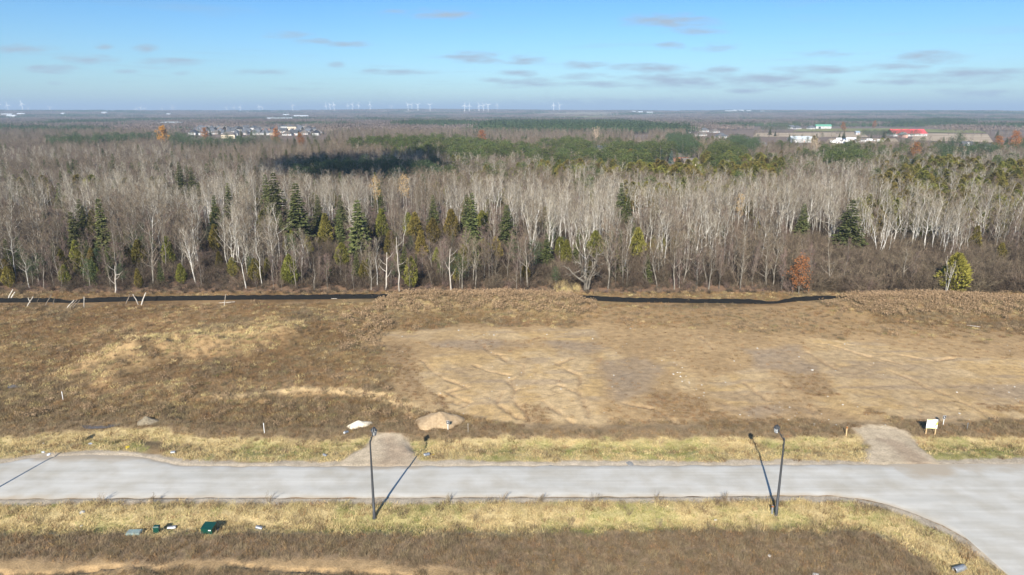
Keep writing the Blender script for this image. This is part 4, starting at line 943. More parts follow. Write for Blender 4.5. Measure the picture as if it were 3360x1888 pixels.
bx_, by_, bs_ = fx[keep & ~gr], fy[keep & ~gr], fs[keep & ~gr]
scatter('far_bare_woods', FB, np.stack([bx_, by_, height(bx_, by_) - .3], 1), R.integers(0, 4, len(bx_)), zrot(len(bx_), 0), np.stack([bs_, bs_, .85 + .35 * R.random(len(bx_))], 1), 'hazy purple-brown leafless woods reaching to the horizon', 'woodland')
g2 = keep & gr; cx2, cy2, cs2 = np.concatenate([fx[g2], gx]), np.concatenate([fy[g2], gy]), np.concatenate([fs[g2], np.full(len(gx), 1.0)])
cz2 = np.concatenate([np.full(g2.sum(), .8), np.full(len(gx), 1.05)]) * (.85 + .3 * R.random(len(cx2)))
scatter('far_pine_woods', FGn, np.stack([cx2, cy2, height(cx2, cy2) - .3], 1), R.integers(0, 3, len(cx2)), zrot(len(cx2), 0), np.stack([cs2, cs2, cz2], 1), 'dark green pine plantation and conifer clumps in the distance', 'woodland')

# ------------------------------------------------------------------ grasses and weeds (uncountable growth on the near ground)
def grass_patch(seed, m, n, h0, h1, rad, w=.03, lean=.45, heads=None, nh=0):
    r = np.random.default_rng(seed); g = G(); F2 = G(); lx, ly = r.normal(size=2) * .3
    for i in range(n):
        a, q = r.random() * 6.283, rad * math.sqrt(r.random()); p = np.array((math.cos(a) * q, math.sin(a) * q, -.04)); h = h0 + (h1 - h0) * r.random()
        d = np.array((lx + r.normal() * lean, ly + r.normal() * lean, 1.0)); e = p + unit(d) * h; g.blade(p, e, w * (.6 + .8 * r.random()), r)
        if heads and i < nh:
            for j in range(4): F2.leaf(e + r.normal(size=3) * .05, r.normal(size=3), .12 + .08 * r.random(), r)
    if heads:
        nv = len(g.v); return mesh_np('weed_patch', g.v + F2.v, g.f + [tuple(i + nv for i in f) for f in F2.f], [MT[m], MT[heads]], [0] * len(g.f) + [1] * len(F2.f))
    return g.mesh('grass_patch', MT[m])
STRAW = [grass_patch(600 + i, 'straw', 60, .15, .45, .55, .035, .6) for i in range(3)]
GREEN = [grass_patch(610 + i, 'green_grass', 60, .10, .32, .5, .035, .6) for i in range(2)]
BROWN = [grass_patch(620 + i, 'brown_grass', 60, .18, .5, .55, .032, .55) for i in range(4)]
WEED = [grass_patch(630 + i, 'weed', 55, .3, .75, .5, .026, .35) for i in range(4)]
ROD = [grass_patch(640 + i, 'weed', 34, .6, 1.15, .6, .03, .3, 'weed_head', 26) for i in range(3)]
REED = [grass_patch(650, 'straw', 60, .8, 1.6, .7, .035, .25)]
GP = STRAW + GREEN + BROWN + WEED + ROD + REED; GI = {'straw': (0, 3), 'green': (3, 2), 'brown': (5, 4), 'weed': (9, 4), 'rod': (13, 3), 'reed': (16, 1)}
gX, gY, gI, gS = [], [], [], []
def tuft(x, y, kd, s):
    a, n = GI[kd]; gX.append(x); gY.append(y); gI.append(a + R.integers(0, n, len(x))); gS.append(np.broadcast_to(s, x.shape) * (.75 + .5 * R.random(len(x))))
for (y0, y1, sp) in ((40, 64, .52), (64, 92, .58), (92, 150, .85)):
    x, y = jgrid(-.78 * y1 - 12, .78 * y1 + 12, y0, y1, sp, 1.0); v = in_view(x, y, 4); x, y = x[v], y[v]; k = masks(x, y); u = R.random(len(x))
    df, dn = k['df'], k['dn']; offroad = (df > .25) | (dn > .25)
    vg = np.maximum(k['verge_n'], k['verge_f']); free = offroad & (k['drive'] < .35) & (k['forest'] < .6) & ~((segdist(x, y, wpts([(-120,1002),(400,997),(1330,988)])) < 2.2) | (segdist(x, y, wpts([(1850,988),(2270,1004),(2545,1005),(2800,994)])) < 2.2) & (R.random(len(x)) < .85))
    gn = fbm(x, y, 5, 321, 3)
    a = free & (vg > .5) & (u < .9) & (k['shoulder'] < .6)
    isg = a & (gn + .12 * R.normal(size=len(x)) > .65); wd = a & ~isg & (R.random(len(x)) < .10)
    tuft(x[isg], y[isg], 'green', 1.0); tuft(x[a & ~isg & ~wd], y[a & ~isg & ~wd], 'straw', 1.0); tuft(x[wd], y[wd], 'brown', 1.05)
    wd = a & (R.random(len(x)) < .10 * (fbm(x, y, 2.5, 453, 2) > .55)); tuft(x[wd], y[wd], 'weed', 1.1)
    # brown weeds: front ground and the band behind the far verge
    b = free & (vg <= .5) & (((dn > 5) & ((k['bottom'] * (1 - k['bottomgrass']) < .4) | ((R.random(len(x)) < .35) & (dn > 12.2)))) | ((df > 6) & (df < 11.0 + 2 * (gn - .5)) & (k['bare'] < .5)))
    bb = b & (R.random(len(x)) < .25); tuft(x[bb], y[bb], 'brown', .9); b &= ~bb; tuft(x[b], y[b], 'weed', .8)
    c = free & (vg <= .5) & (df >= 10) & (k['soil'] < .5) & ~b & ~((k['short'] > .5) & (R.random(len(x)) < .6))
    mo = fbm(x, y, 9, 311, 5); lo = np.exp(-(segdist(x, y, MOUND) / 10) ** 2)
    r_ = R.random(len(x)); st = c & (r_ < .05 + .42 * lo * (mo > .47) + .10 * (mo > .6)); wd = c & ~st & ((r_ > .78 - .25 * (df < 30)) | ((fbm(x, y, 7.5, 325, 3) > .57) & (r_ > .3))); rest = c & ~st & ~wd
    tuft(x[st], y[st], 'straw', 1.15 + .35 * lo[st]); tuft(x[wd], y[wd], 'weed', .95); tuft(x[rest], y[rest], 'brown', 1.05)
    gg = c & (r_ > .965); tuft(x[gg], y[gg], 'green', 1.0)
    # sparse growth on the graded soil, thick in its weedy islands
    d = free & (k['soil'] >= .5) & (df > 9) & (((k['tuft'] > .45) & (u < .9)) | ((k['bare'] < .35) & (u < .15)) | ((k['bare'] >= .35) & (u < .012)))
    tuft(x[d], y[d], 'brown', .62)
    # weedy berms with tall seed heads, the weedy bank left of the soil
    bm = np.maximum(np.exp(-(segdist(x, y, BERM1) / 6.5) ** 2), np.exp(-(segdist(x, y, BERM2) / 8.0) ** 2)); bk = np.exp(-(segdist(x, y, wpts([(1160,1040),(1215,1080),(1190,1150)])) / 4.5) ** 2)
    e = free & (np.maximum(bm, bk) > .33) & (R.random(len(x)) < .75 * np.maximum(bm, bk) * (.35 + 1.3 * fbm(x, y, 3.5, 451, 2))); e &= (bm >= bk) | (R.random(len(x)) < .25); tuft(x[e], y[e], 'rod', 1.1 if y0 > 80 else .8)
    e = free & (k['dn'] > 1.0) & (k['dn'] < 1.8) & (u < .10); tuft(x[e], y[e], 'weed', 1.1)
    e = free & (df > 10) & (k['soil'] < .5) & (R.random(len(x)) < .03); tuft(x[e], y[e], 'rod', .8)
rx, ry = jgrid(10, 26, 147, 158, .9); kk = masks(rx, ry)['reed'] > .4; tuft(rx[kk], ry[kk], 'reed', 1.0)
gX, gY, gI, gS = map(np.concatenate, (gX, gY, gI, gS))
scatter('dry_grass', GP, np.stack([gX, gY, height(gX, gY)], 1), gI, zrot(len(gX), .06), uscale(gS), 'straw and brown autumn grass and weeds covering verges and field', 'grass')
# pebbles strewn on the graded soil
peb = []
for i in range(3):
    r = np.random.default_rng(700 + i); g = G(); n = 6
    V = [(0, 0, .6)] + [(math.cos(a) * (.8 + .4 * r.random()), math.sin(a) * (.8 + .4 * r.random()), .15 + .2 * r.random()) for a in np.linspace(0, 6.28, n, False)] + [(math.cos(a) * .9, math.sin(a) * .9, -.3) for a in np.linspace(0, 6.28, n, False)]
    F = [(0, 1 + j, 1 + (j + 1) % n) for j in range(n)] + [(1 + j, 1 + n + j, 1 + n + (j + 1) % n, 1 + (j + 1) % n) for j in range(n)]
    g.add(V, F); peb.append(g.mesh('stone_shape', MT['rock'])); ROCKV, ROCKF = V, F
x, y = jgrid(-30, 110, 78, 140, .9, 1.0); k = masks(x, y); cl_ = fbm(x, y, 4, 461, 3)
strip = np.exp(-(segdist(x, y, wpts([(2180,1180),(2250,1240),(2290,1300)])) / 1.6) ** 2) + np.exp(-(segdist(x, y, wpts([(2600,1350),(2640,1390),(2800,1402),(3000,1398)])) / 1.6) ** 2) + np.exp(-(segdist(x, y, wpts([(3280,1285),(3360,1290)])) / 2) ** 2) + np.exp(-(segdist(x, y, wpts([(1560,1105),(1640,1112)])) / 1.5) ** 2)
pk = (k['soil'] > .5) & (k['df'] > 9) & (R.random(len(x)) < .02 * (cl_ > .5) + .35 * strip)
bx2, by2 = jgrid(-50, 0, 42, 50, .5, 1.0); k2 = masks(bx2, by2); pk2 = (k2['bottom'] > .5) & (R.random(len(bx2)) < .06)
x, y = np.concatenate([x[pk], bx2[pk2]]), np.concatenate([y[pk], by2[pk2]])
ps = .05 + .10 * R.random(len(x)) ** 3 + .02; ps[-pk2.sum():] *= .6
scatter('pebbles', peb, np.stack([x, y, height(x, y)], 1), R.integers(0, 3, len(x)), zrot(len(x), .3), uscale(ps), 'pale stones strewn over the graded tan soil', 'stones')

# ------------------------------------------------------------------ silt fence
def silt_fence(pts, sag, label):
    W = [gp(a, b) for a, b in pts]; W = [(x, y + .0) for x, y in W]; g = G(); seg = []
    for i in range(len(W) - 1):
        n = max(2, int(math.hypot(W[i + 1][0] - W[i][0], W[i + 1][1] - W[i][1]) / .5))
        for j in range(n): t = j / n; seg.append((W[i][0] + (W[i + 1][0] - W[i][0]) * t, W[i][1] + (W[i + 1][1] - W[i][1]) * t))
    seg.append(W[-1]); root = None; V = []; rnd = np.random.default_rng(len(pts)); m = len(seg); st = []
    root = empty('silt_fence', (seg[0][0], seg[0][1], hz(*seg[0])), label, 'silt fence', 'black silt fences along the wood'); ox, oy, oz = root.location
    for i, (x, y) in enumerate(seg):
        z = min(hz(x, y), .25); px = colpx(x, y); h = 1.1
        for c, w, dp in sag: h -= dp * math.exp(-((px - c) / w) ** 2)
        ph = (i % 5) / 5; h -= .10 * math.sin(math.pi * ph) ** 2 * (.5 + rnd.random()); h = max(h, .2)
        yo = .08 * math.sin(i * .9) + .06 * math.sin(i * 2.3)
        for kq, (f, dy) in enumerate(((-.1, -.06), (.35, yo * .5 - .02), (.7, yo), (1, .02))):
            V.append((x - ox, y + dy - oy, z + h * f - oz))
        for f, dy in ((1, .05), (.5, .05 + yo * .6), (-.1, .0)): V.append((x - ox, y + dy - oy, z + h * f - oz))
        if i % 5 == 0: st.append((x, y, z, h))
    F = []; q = 7
    for i in range(m - 1):
        for j in range(q - 1): F.append((i * q + j, (i + 1) * q + j, (i + 1) * q + j + 1, i * q + j + 1))
    me = mesh_np('fabric', V, F, [MT['silt']], smooth=True); put(bpy.data.objects.new('fabric', me), parent=root)
    g.box(-.025, .025, -.02, .02, -.3, 1.0); sm = g.mesh('stake', MT['post_dark'])
    for x, y, z, h in st:
        o = bpy.data.objects.new('stake', sm); o.location = (x - ox, y + .10 - oy, z - oz); o.scale = (1, 1, h * 1.02); put(o, parent=root)
silt_fence([(-120,1000),(20,998),(150,996),(225,998),(300,996),(400,993),(640,990),(900,987),(1120,985),(1345,984)], [(232, 35, .5), (130, 60, .1)], 'black silt fence running from the leaning old posts to the weedy berm')
silt_fence([(1872,985),(1940,990),(2080,996),(2270,999),(2480,1001),(2545,1000),(2610,994),(2700,990),(2800,990)], [(2535, 45, .55), (2300, 50, .15)], 'black silt fence with a sagging dip between the two weedy berms')

# ------------------------------------------------------------------ old leaning fence posts
def rail(b, t_, rad, m, label, D=None, name='fence_post'):
    x0, y0 = gp(*b); z0 = hz(x0, y0); a, bb = (t_[0] - 1680) / FPX, (t_[1] - 944) / FPX
    yt = y0 + .35; t = yt / (CP - bb * SP); xt, zt = a * t, CAM_H + (-SP - bb * CP) * t
    r = np.random.default_rng(int(b[0]) + 3); d = np.array((xt - x0, yt - y0, zt - z0)); g = G(); k = 5
    g.tube([d * (i / (k - 1)) + (np.array((0, 0, -.25)) if i == 0 else r.normal(size=3) * .025) for i in range(k)], [rad * (1.05 - .25 * i / (k - 1) + .08 * r.normal()) for i in range(k)], 6)
    o = bpy.data.objects.new(name, g.mesh(name, MT[m])); o.location = (x0, y0, z0); put(o, label, 'fence post')
for b, t_, rd, m, lb in [((22,997),(42,950),.10,'post','pale weathered rail leaning steeply beside its twin at the fence end'),((30,996),(49,958),.12,'post','thick split grey rail, shorter of the leaning pair at the fence end'),
        ((88,1010),(109,974),.09,'post','grey rail leaning right over a short stub post'),((100,998),(92,976),.08,'post','short stub post tilted left against a leaning rail'),
        ((148,1006),(170,966),.08,'post_dark','thin dark rail leaning towards the wood beside dead twigs'),((218,1013),(243,985),.11,'post','lowest pale rail of the tumbled rail pile'),((227,1014),(254,984),.11,'post_dark','dark middle rail of the tumbled rail pile'),((238,1014),(262,986),.11,'post_dark','dark steep rail on the tumbled rail pile'),
        ((276,1012),(276,975),.10,'post','upright old wooden post with a knobbly top'),((412,1001),(428,966),.10,'post_dark','dark rail leaning right beside the two bright rails'),((455,1005),(436,966),.11,'post','bright pale rail leaning left, forming a V'),((463,1006),(478,961),.12,'post','tallest bright pale rail leaning right, forming a V'),
        ((736,1008),(741,966),.09,'post','lone thin pale upright post before the silt fence'),((122,997),(131,974),.05,'post_dark','thin grey stick standing against the black fabric'),((174,1004),(179,975),.06,'post_dark','slim dark broken stick beside the thin leaning rail')]:
    rail(b, t_, rd, m, lb)
def plank(px, py, L, rz, label, m='post', w=.16):
    x, y = gp(px, py); g = G(); g.box(-L / 2, L / 2, -w / 2, w / 2, .0, .08); o = bpy.data.objects.new('plank', g.mesh('plank', MT[m])); o.location = (x, y, hz(x, y) + .06); o.rotation_euler = (0, -.06, rz); put(o, label, 'plank')
plank(3193, 1076, 2.2, -.75, 'bleached plank lying in the grass before the weedy bank', 'post', .22); plank(1085, 985, 3.2, -.25, 'pale thin plank lying before the silt fence'); plank(745, 998, 3.4, .05, 'grey plank lying at the foot of the lone thin post')

# ------------------------------------------------------------------ street lamps
def lamp_meshes():
    M_ = {}
    g = G(); hs = [-.4, 0, .02, .9, .92, 8.55, 8.6, 8.75]; rs = [.17, .17, .165, .16, .145, .075, .09, .03]; g.tube([(0, 0, h) for h in hs], rs, 10); M_['pole'] = g.mesh('pole', MT['pole'], True)
    g = G(); g.tube([(0, 0, .0), (0, 0, .06), (0, 0, .12)], [.24, .24, .17], 10); M_['base_flange'] = g.mesh('base_flange', MT['pole'])
    g = G(); pts = [(0, .05, 8.35)] + [(0, .12 + 1.75 * math.sin(t) , 8.45 + .95 * (1 - math.cos(t)) ) for t in np.linspace(.15, 1.35, 9)] + [(0, 2.0, 9.2), (0, 2.05, 9.12)]
    g.tube(pts, [.045] * len(pts), 6); M_['arm'] = g.mesh('arm', MT['pole'], True)
    g = G(); sc = [(0, .10 + .22 * t + .12 * math.sin(t * 9), 7.6 + 1.35 * t + .08 * math.cos(t * 9)) for t in np.linspace(0, 1, 16)]; g.tube(sc, [.03] * 16, 5); 
    sp = [(0, .75 + .16 * math.cos(a) * (1 - a / 9), 8.62 + .16 * math.sin(a) * (1 - a / 9)) for a in np.linspace(0, 6.5, 14)]; g.tube(sp, [.022] * 14, 5); M_['scroll'] = g.mesh('scroll', MT['pole'])
    n = 6; ring = lambda r, z: [(math.cos(a) * r, 2.05 + math.sin(a) * r, z) for a in np.linspace(0, 6.2832, n, False)]
    g = G(); V = ring(.36, 8.82) + ring(.33, 8.86) + ring(.17, 9.08) + ring(.05, 9.14); F = [tuple(range(n))[::-1]] + [(k * n + i, k * n + (i + 1) % n, (k + 1) * n + (i + 1) % n, (k + 1) * n + i) for k in range(3) for i in range(n)] + [tuple(3 * n + i for i in range(n))]
    g.add(V, F); M_['lantern'] = g.mesh('lantern', MT['pole'])
    g = G(); a, b = ring(.33, 8.815), ring(.19, 8.28)
    for i in range(n): g.tube([a[i], b[i]], [.022, .02], 4); g.tube([b[i], b[(i + 1) % n]], [.02, .02], 4)
    M_['cage'] = g.mesh('cage', MT['pole'])
    M_['glass'] = []
    for i in range(n):
        g = G(); j = (i + 1) % n; c = np.array((0, 2.05, 0))
        V = []
        for p in (b[i], b[j], a[j], a[i]):
            p = np.array(p); d = p - c; d[2] = 0; V += [p - d * .06, p - d * .10]
        g.add(V, [(0, 2, 4, 6), (1, 7, 5, 3), (0, 1, 3, 2), (2, 3, 5, 4), (4, 5, 7, 6), (6, 7, 1, 0)]); M_['glass'].append(g.mesh('pane', GLASS))
    return M_
gm, gt, gb = mat('clear_lantern_glass'); gb.inputs['Base Color'].default_value = (.9, .93, .95, 1); gb.inputs['Roughness'].default_value = .06; gb.inputs['Transmission Weight'].default_value = .75; gb.inputs['IOR'].default_value = 1.2; GLASS = gm
LM = lamp_meshes()
def street_lamp(x, y, label):
    e = empty('street_lamp', (x, y, hz(x, y)), label, 'street lamp', 'dark lantern street lamps along the near verge')
    for nme in ('pole', 'base_flange', 'arm', 'scroll'): put(bpy.data.objects.new(nme, LM[nme]), parent=e)
    la = put(bpy.data.objects.new('lantern', LM['lantern']), parent=e); put(bpy.data.objects.new('cage', LM['cage']), parent=la)
    for gmh in LM['glass']: put(bpy.data.objects.new('pane', gmh), parent=la)
x, y = gp(1228, 1693); street_lamp(x, y, 'dark street lamp opposite the gravel entrance with the sand piles')
x, y = gp(2547, 1686); street_lamp(x, y, 'dark street lamp with a white marker stub at its foot')
x, y = gp(-160, 1690); street_lamp(x, y, 'street lamp outside the picture casting the long shadow across the road')

# ------------------------------------------------------------------ utility boxes, pipes, markers
x, y = gp(686, 1742)
e = empty('transformer_box', (x, y, hz(x, y)), 'large dark green padmount transformer box on the near verge', 'utility box', rz=-.06, sc=.84)
g = G(); g.box(-.85, .85, -.75, .75, -.1, .12); part('concrete_pad', g, MT['rock_grey'], e)
g = G(); g.add([(-.66,-.55,.12),(.66,-.55,.12),(.66,.62,.12),(-.66,.62,.12),(-.66,-.55,.82),(.66,-.55,.82),(.66,.62,.95),(-.66,.62,.95)], [(3,2,1,0),(0,1,5,4),(1,2,6,5),(2,3,7,6),(3,0,4,7),(4,5,6,7)]); part('cabinet', g, MT['box_green'], e)
g = G(); g.add([(-.70,-.60,.823),(.70,-.60,.823),(.70,.66,.965),(-.70,.66,.965),(-.70,-.60,.88),(.70,-.60,.88),(.70,.66,1.02),(-.70,.66,1.02)], [(3,2,1,0),(0,1,5,4),(1,2,6,5),(2,3,7,6),(3,0,4,7),(4,5,6,7)]); part('lid', g, MT['box_green'], e)
for sx_ in (-.32, .33): g = G(); g.box(sx_ - .3, sx_ + .3, -.572, -.552, .17, .78); part('door', g, MT['box_green'], e)
for sx_ in (.30, .46): g = G(); g.box(sx_ - .07, sx_ + .07, -.585, -.574, .62, .74); part('warning_label', g, MT['white'], e)
x, y = gp(515, 1743); e = empty('pedestal_box', (x, y, hz(x, y)), 'small dark green telecom pedestal near the flat vault lid', 'utility box', rz=.1)
g = G(); g.box(-.27, .27, -.2, .2, -.1, .72); part('cabinet', g, MT['box_green'], e); g = G(); g.add([(-.3,-.24,.722),(.3,-.24,.722),(.3,.24,.722),(-.3,.24,.722),(-.24,-.16,.82),(.24,-.16,.82),(.24,.16,.82),(-.24,.16,.82)], [(3,2,1,0),(0,1,5,4),(1,2,6,5),(2,3,7,6),(3,0,4,7),(4,5,6,7)]); part('lid', g, MT['box_green'], e)
x, y = gp(440, 1748); e = empty('vault_lid', (x, y, hz(x, y)), 'flat grey-green utility vault lid lying in the weeds', 'utility box', rz=.05, sc=.85)
g = G(); g.box(-.8, .8, -.45, .45, -.05, .30); part('frame', g, MT['pad'], e); g = G(); g.box(-.74, .74, -.39, .39, .303, .36); part('cover', g, MT['pad'], e)
for sx_ in (-.6, .6): g = G(); g.box(sx_ - .06, sx_ + .06, -.1, .1, .362, .38); part('lifting_eye', g, MT['galv'], e)
def culvert(px, py, L, rad, rz, label, tilt=0):
    x, y = gp(px, py); g = G(); n = 14; k = int(L / .04); pts = []; V = []; F = []
    for i in range(k):
        r = rad + .018 * (1 if i % 2 else -1)
        for j in range(n): a = 6.2832 * j / n; V.append((-L / 2 + L * i / (k - 1), math.cos(a) * r, math.sin(a) * r))
    for j in range(n): a = 6.2832 * j / n; V.append((-L / 2, math.cos(a) * (rad - .04), math.sin(a) * (rad - .04)))
    for j in range(n): a = 6.2832 * j / n; V.append((L / 2, math.cos(a) * (rad - .04), math.sin(a) * (rad - .04)))
    for i in range(k - 1):
        for j in range(n): F.append((i * n + j, (i + 1) * n + j, (i + 1) * n + (j + 1) % n, i * n + (j + 1) % n))
    for j in range(n): F.append((k * n + j, j, (j + 1) % n, k * n + (j + 1) % n)); F.append(((k - 1) * n + j, (k + 1) * n + j, (k + 1) * n + (j + 1) % n, (k - 1) * n + (j + 1) % n)); F.append((k * n + j, k * n + (j + 1) % n, (k + 1) * n + (j + 1) % n, (k + 1) * n + j))
    me = mesh_np('culvert_pipe', V, F, [MT['galv']], smooth=True); o = bpy.data.objects.new('culvert_pipe', me); o.location = (x, y, hz(x, y) + rad * .62); o.rotation_euler = (0, tilt, rz); put(o, label, 'culvert')
culvert(3150, 1856, 1.15, .28, .25, 'corrugated steel culvert end open to the left in the curved verge', -.1)
culvert(562, 1722, .8, .2, .2, 'half-buried pale culvert end between the pedestal and the transformer'); culvert(850, 1722, .7, .2, -.2, 'half-buried grey culvert end right of the transformer box', .15)
culvert(1400, 1494, .7, .22, .6, 'grey-green culvert end beside the gravel entrance with sand piles', .1); culvert(1066, 1494, .5, .17, -.4, 'small blue-grey culvert end left of the gravel entrance', .1); culvert(1136, 1424, .6, .18, .9, 'grey pipe stub in brown weeds below the white sand pile', .2); culvert(568, 1488, .5, .2, .3, 'pale pipe end in the straw verge beside the widened road', .1)
def stake(px, py, h, m, label, name='survey_stake', w=.032, cat='stake', topm=None):
    x, y = gp(px, py); e = empty(name, (x, y, hz(x, y)), label, cat); g = G(); g.add([(-w,-w*.6,-.2),(w,-w*.6,-.2),(w,w*.6,-.2),(-w,w*.6,-.2),(-w*.9,-w*.5,h),(w*.9,-w*.5,h),(w*.9,w*.5,h),(-w*.9,w*.5,h)], [(3,2,1,0),(4,5,6,7),(0,1,5,4),(1,2,6,5),(2,3,7,6),(3,0,4,7)]); part('post', g, MT[m], e)
    g = G(); g.box(-w * 1.25, w * 1.25, -w * .9, w * .9, h * .82, h * .98); part('top_band', g, MT[topm or m], e)
stake(207, 1312, 1.3, 'white', 'thin white marker stake in the brown left field'); stake(868, 1425, 1.4, 'white', 'slim white marker stake behind the far verge'); stake(2533, 1682, .95, 'galv', 'short white marker stub at the lamp foot', 'marker_post', .09, topm='rust'); stake(2776, 1428, 1.3, 'lumber', 'wooden survey stake beside the bare gravel entrance', w=.07, topm='rust'); stake(1536, 1422, 1.2, 'post', 'thin grey stake right of the tan sand pile'); stake(3172, 1414, 1.0, 'galv', 'thin grey marker post right of the lot number sign')
# sale sign
x, y = gp(3053, 1425); e = empty('site_sign', (x, y, hz(x, y)), 'white real estate sign with yellow and grey print on two wooden posts', 'sign', rz=-.12)
for sx_ in (-.55, .55): g = G(); g.box(sx_ - .05, sx_ + .05, .012, .10, -.3, 2.05); part('post', g, MT['lumber'], e)
bz0, bz1 = .85, 2.1
g = G(); g.box(-.66, .66, -.012, .01, bz0, bz1); bd = part('board', g, MT['white'], e)
def prt(name, poly, m, dz=.0): 
    g = G(); n = len(poly); g.add([(a, -.0145 - dz, bz0 + b) for a, b in poly] + [(a, -.0125, bz0 + b) for a, b in poly], [tuple(range(n)), tuple(range(n, 2 * n))[::-1]] + [(i, i + n, (i + 1) % n + n, (i + 1) % n) for i in range(n)]); part(name, g, MT[m], bd)
prt('yellow_print', [(-.64,1.1),(.15,1.1),(.05,1.22),(-.62,1.22)], 'yellow'); prt('grey_print', [(.22,.22),(.40,.22),(.655,.95),(.655,1.22),(.58,1.22)], 'greyprint'); prt('yellow_print', [(.44,.58),(.62,.48),(.65,.62),(.655,.95),(.56,.78)], 'yellow', .003); prt('lime_print', [(-.62,.02),(.6,.02),(.6,.12),(-.62,.12)], 'limeprint')
prt('rule_print', [(-.62,.20),(.6,.20),(.6,.214),(-.62,.214)], 'greyprint'); prt('mark_print', [(-.50,.78),(-.36,.78),(-.43,.95)], 'limeprint'); prt('mark_print', [(-.34,.80),(-.24,.80),(-.29,.88)], 'greyprint')
def lot_sign(px, py, label, rz=0):
    x, y = gp(px, py); e = empty('lot_sign', (x, y, hz(x, y)), label, 'sign', 'small black lot number signs', rz=rz)
    g = G(); g.box(-.03, .03, .012, .05, -.25, 1.28); part('post', g, MT['white'], e); g = G(); g.box(-.19, .19, -.01, .01, .86, 1.33); pl_ = part('plate', g, MT['white'], e); g = G(); g.box(-.175, .175, -.0135, -.011, .88, 1.315); part('black_panel', g, MT['black'], pl_)
    g = G()
    for cz_, rr, kx in ((1.20, .035, 1), (1.07, .06, .85)): g.add([(math.cos(a) * rr * kx, -.0165, cz_ + math.sin(a) * rr) for a in np.linspace(0, 6.28, 12, False)] + [(math.cos(a) * rr * kx, -.014, cz_ + math.sin(a) * rr) for a in np.linspace(0, 6.28, 12, False)], [tuple(range(12)), tuple(range(12, 24))[::-1]] + [(i, i + 12, (i + 1) % 12 + 12, (i + 1) % 12) for i in range(12)])
    part('white_figure', g, MT['white'], pl_)
lot_sign(1470, 1416, 'small black lot sign with white figure before the tan sand pile'); lot_sign(3094, 1400, 'small black lot sign with white figure beside the large white sign')

# ------------------------------------------------------------------ heaps, stones, litter, puddles
def heap(name, px, py, rx_, ry_, h, m, label, cat, rough=.12, rz=0, power=1.0):
    x, y = gp(px, py); n, kk = 36, 14; V = []; F = []
    for i in range(kk):
        t = i / (kk - 1)
        for j in range(n):
            a = 6.2832 * j / n; q = t * (1 + .18 * math.sin(2 * a + 1) + .1 * math.sin(5 * a)); X, Y = math.cos(a) * rx_ * q, math.sin(a) * ry_ * q
            z = h * (1 - t) ** power * (1 + rough * (float(vnoise(np.array(X * 1.0), np.array(Y * 1.0), .9, px)) - .5) * 2)
            V.append((X, Y, z - (.25 if i == kk - 1 else 0)))
    for i in range(kk - 1):
        for j in range(n): F.append((i * n + j, (i + 1) * n + j, (i + 1) * n + (j + 1) % n, i * n + (j + 1) % n))
    o = bpy.data.objects.new(name, mesh_np(name, V, F, [m], smooth=True)); o.location = (x, y, hz(x, y)); o.rotation_euler[2] = rz; put(o, label, cat)
SAND = grain('tan_sand', (.30,.215,.125), (.40,.295,.18), 3, rnd=0, bump=.5); PALE = grain('pale_sand', (.60,.52,.39), (.72,.65,.52), 4, rnd=0, bump=.6); STN = grain('crushed_stone', (.15,.12,.08), (.29,.245,.17), 9, rnd=0, bump=1.0)
heap('sand_pile', 1442, 1392, 2.9, 2.4, 1.55, SAND, 'tall tan sand pile with a steep shaded right side', 'sand pile', .2, 0, .75); heap('sand_pile', 1180, 1402, 1.5, .9, .75, PALE, 'low pale cream sand pile beside the gravel entrance', 'sand pile', .25, .35, .55); heap('stone_pile', 485, 1390, 1.25, .9, .7, STN, 'low grey-green crushed stone pile in the left field', 'stone pile', .5, 0, .55)
def rock(px, py, s, m, label, flat=.7, name='stone', cat='stone'):
    x, y = gp(px, py); r = np.random.default_rng(px * 7 + py); g = G()
    g.add([(a * (1 + .25 * r.normal() * .5), b * (1 + .25 * r.normal() * .5), c * flat) for a, b, c in ROCKV], ROCKF); o = bpy.data.objects.new(name, g.mesh(name, MT[m])); o.location = (x, y, hz(x, y) + .03); o.scale = (s, s * .7, s); o.rotation_euler[2] = r.random() * 3; put(o, label, cat)
for a in [(270,1680,.33,'rock','white stone lying in the near straw verge'),(2525,1826,.24,'rock','lone pale stone in the foreground brown weeds'),(2349,1697,.2,'rock','small white stone on the near verge left of the marker lamp'),(265,1712,.14,'rock','tiny pale stone below the white verge stone'),(2665,1221,.28,'rock','rounded pale stone on the graded soil'),(662,1746,.2,'rock','pale stone at the foot of the transformer box'),(2675,1888,.35,'rock','flat pale stone at the front edge of the weeds')]: rock(*a)
for a in [(142,1484,.30,'plastic','white plastic scrap lying left of the second white scrap on the far verge'),(160,1492,.30,'plastic','white and blue plastic scrap at the road edge'),(296,1453,.34,'plastic','white plastic litter at the tip of the lamp shadow'),(418,1469,.42,'yellow_plastic','yellow plastic scrap on the far verge by the road widening'),(1422,1490,.20,'yellow_plastic','small yellow scrap beside the culvert end'),(140,1443,.2,'plastic','small white scrap in the brown weeds above the verge'),(1817,1840,.18,'rust','small red scrap in the foreground weeds')]: rock(a[0], a[1], a[2], a[3], a[4], .35, 'litter', 'litter')
water_m, wt_, wb_ = mat('puddle_water'); wb_.inputs['Base Color'].default_value = (.12, .10, .08, 1); wb_.inputs['Roughness'].default_value = .04; wb_.inputs['Specular IOR Level'].default_value = .6
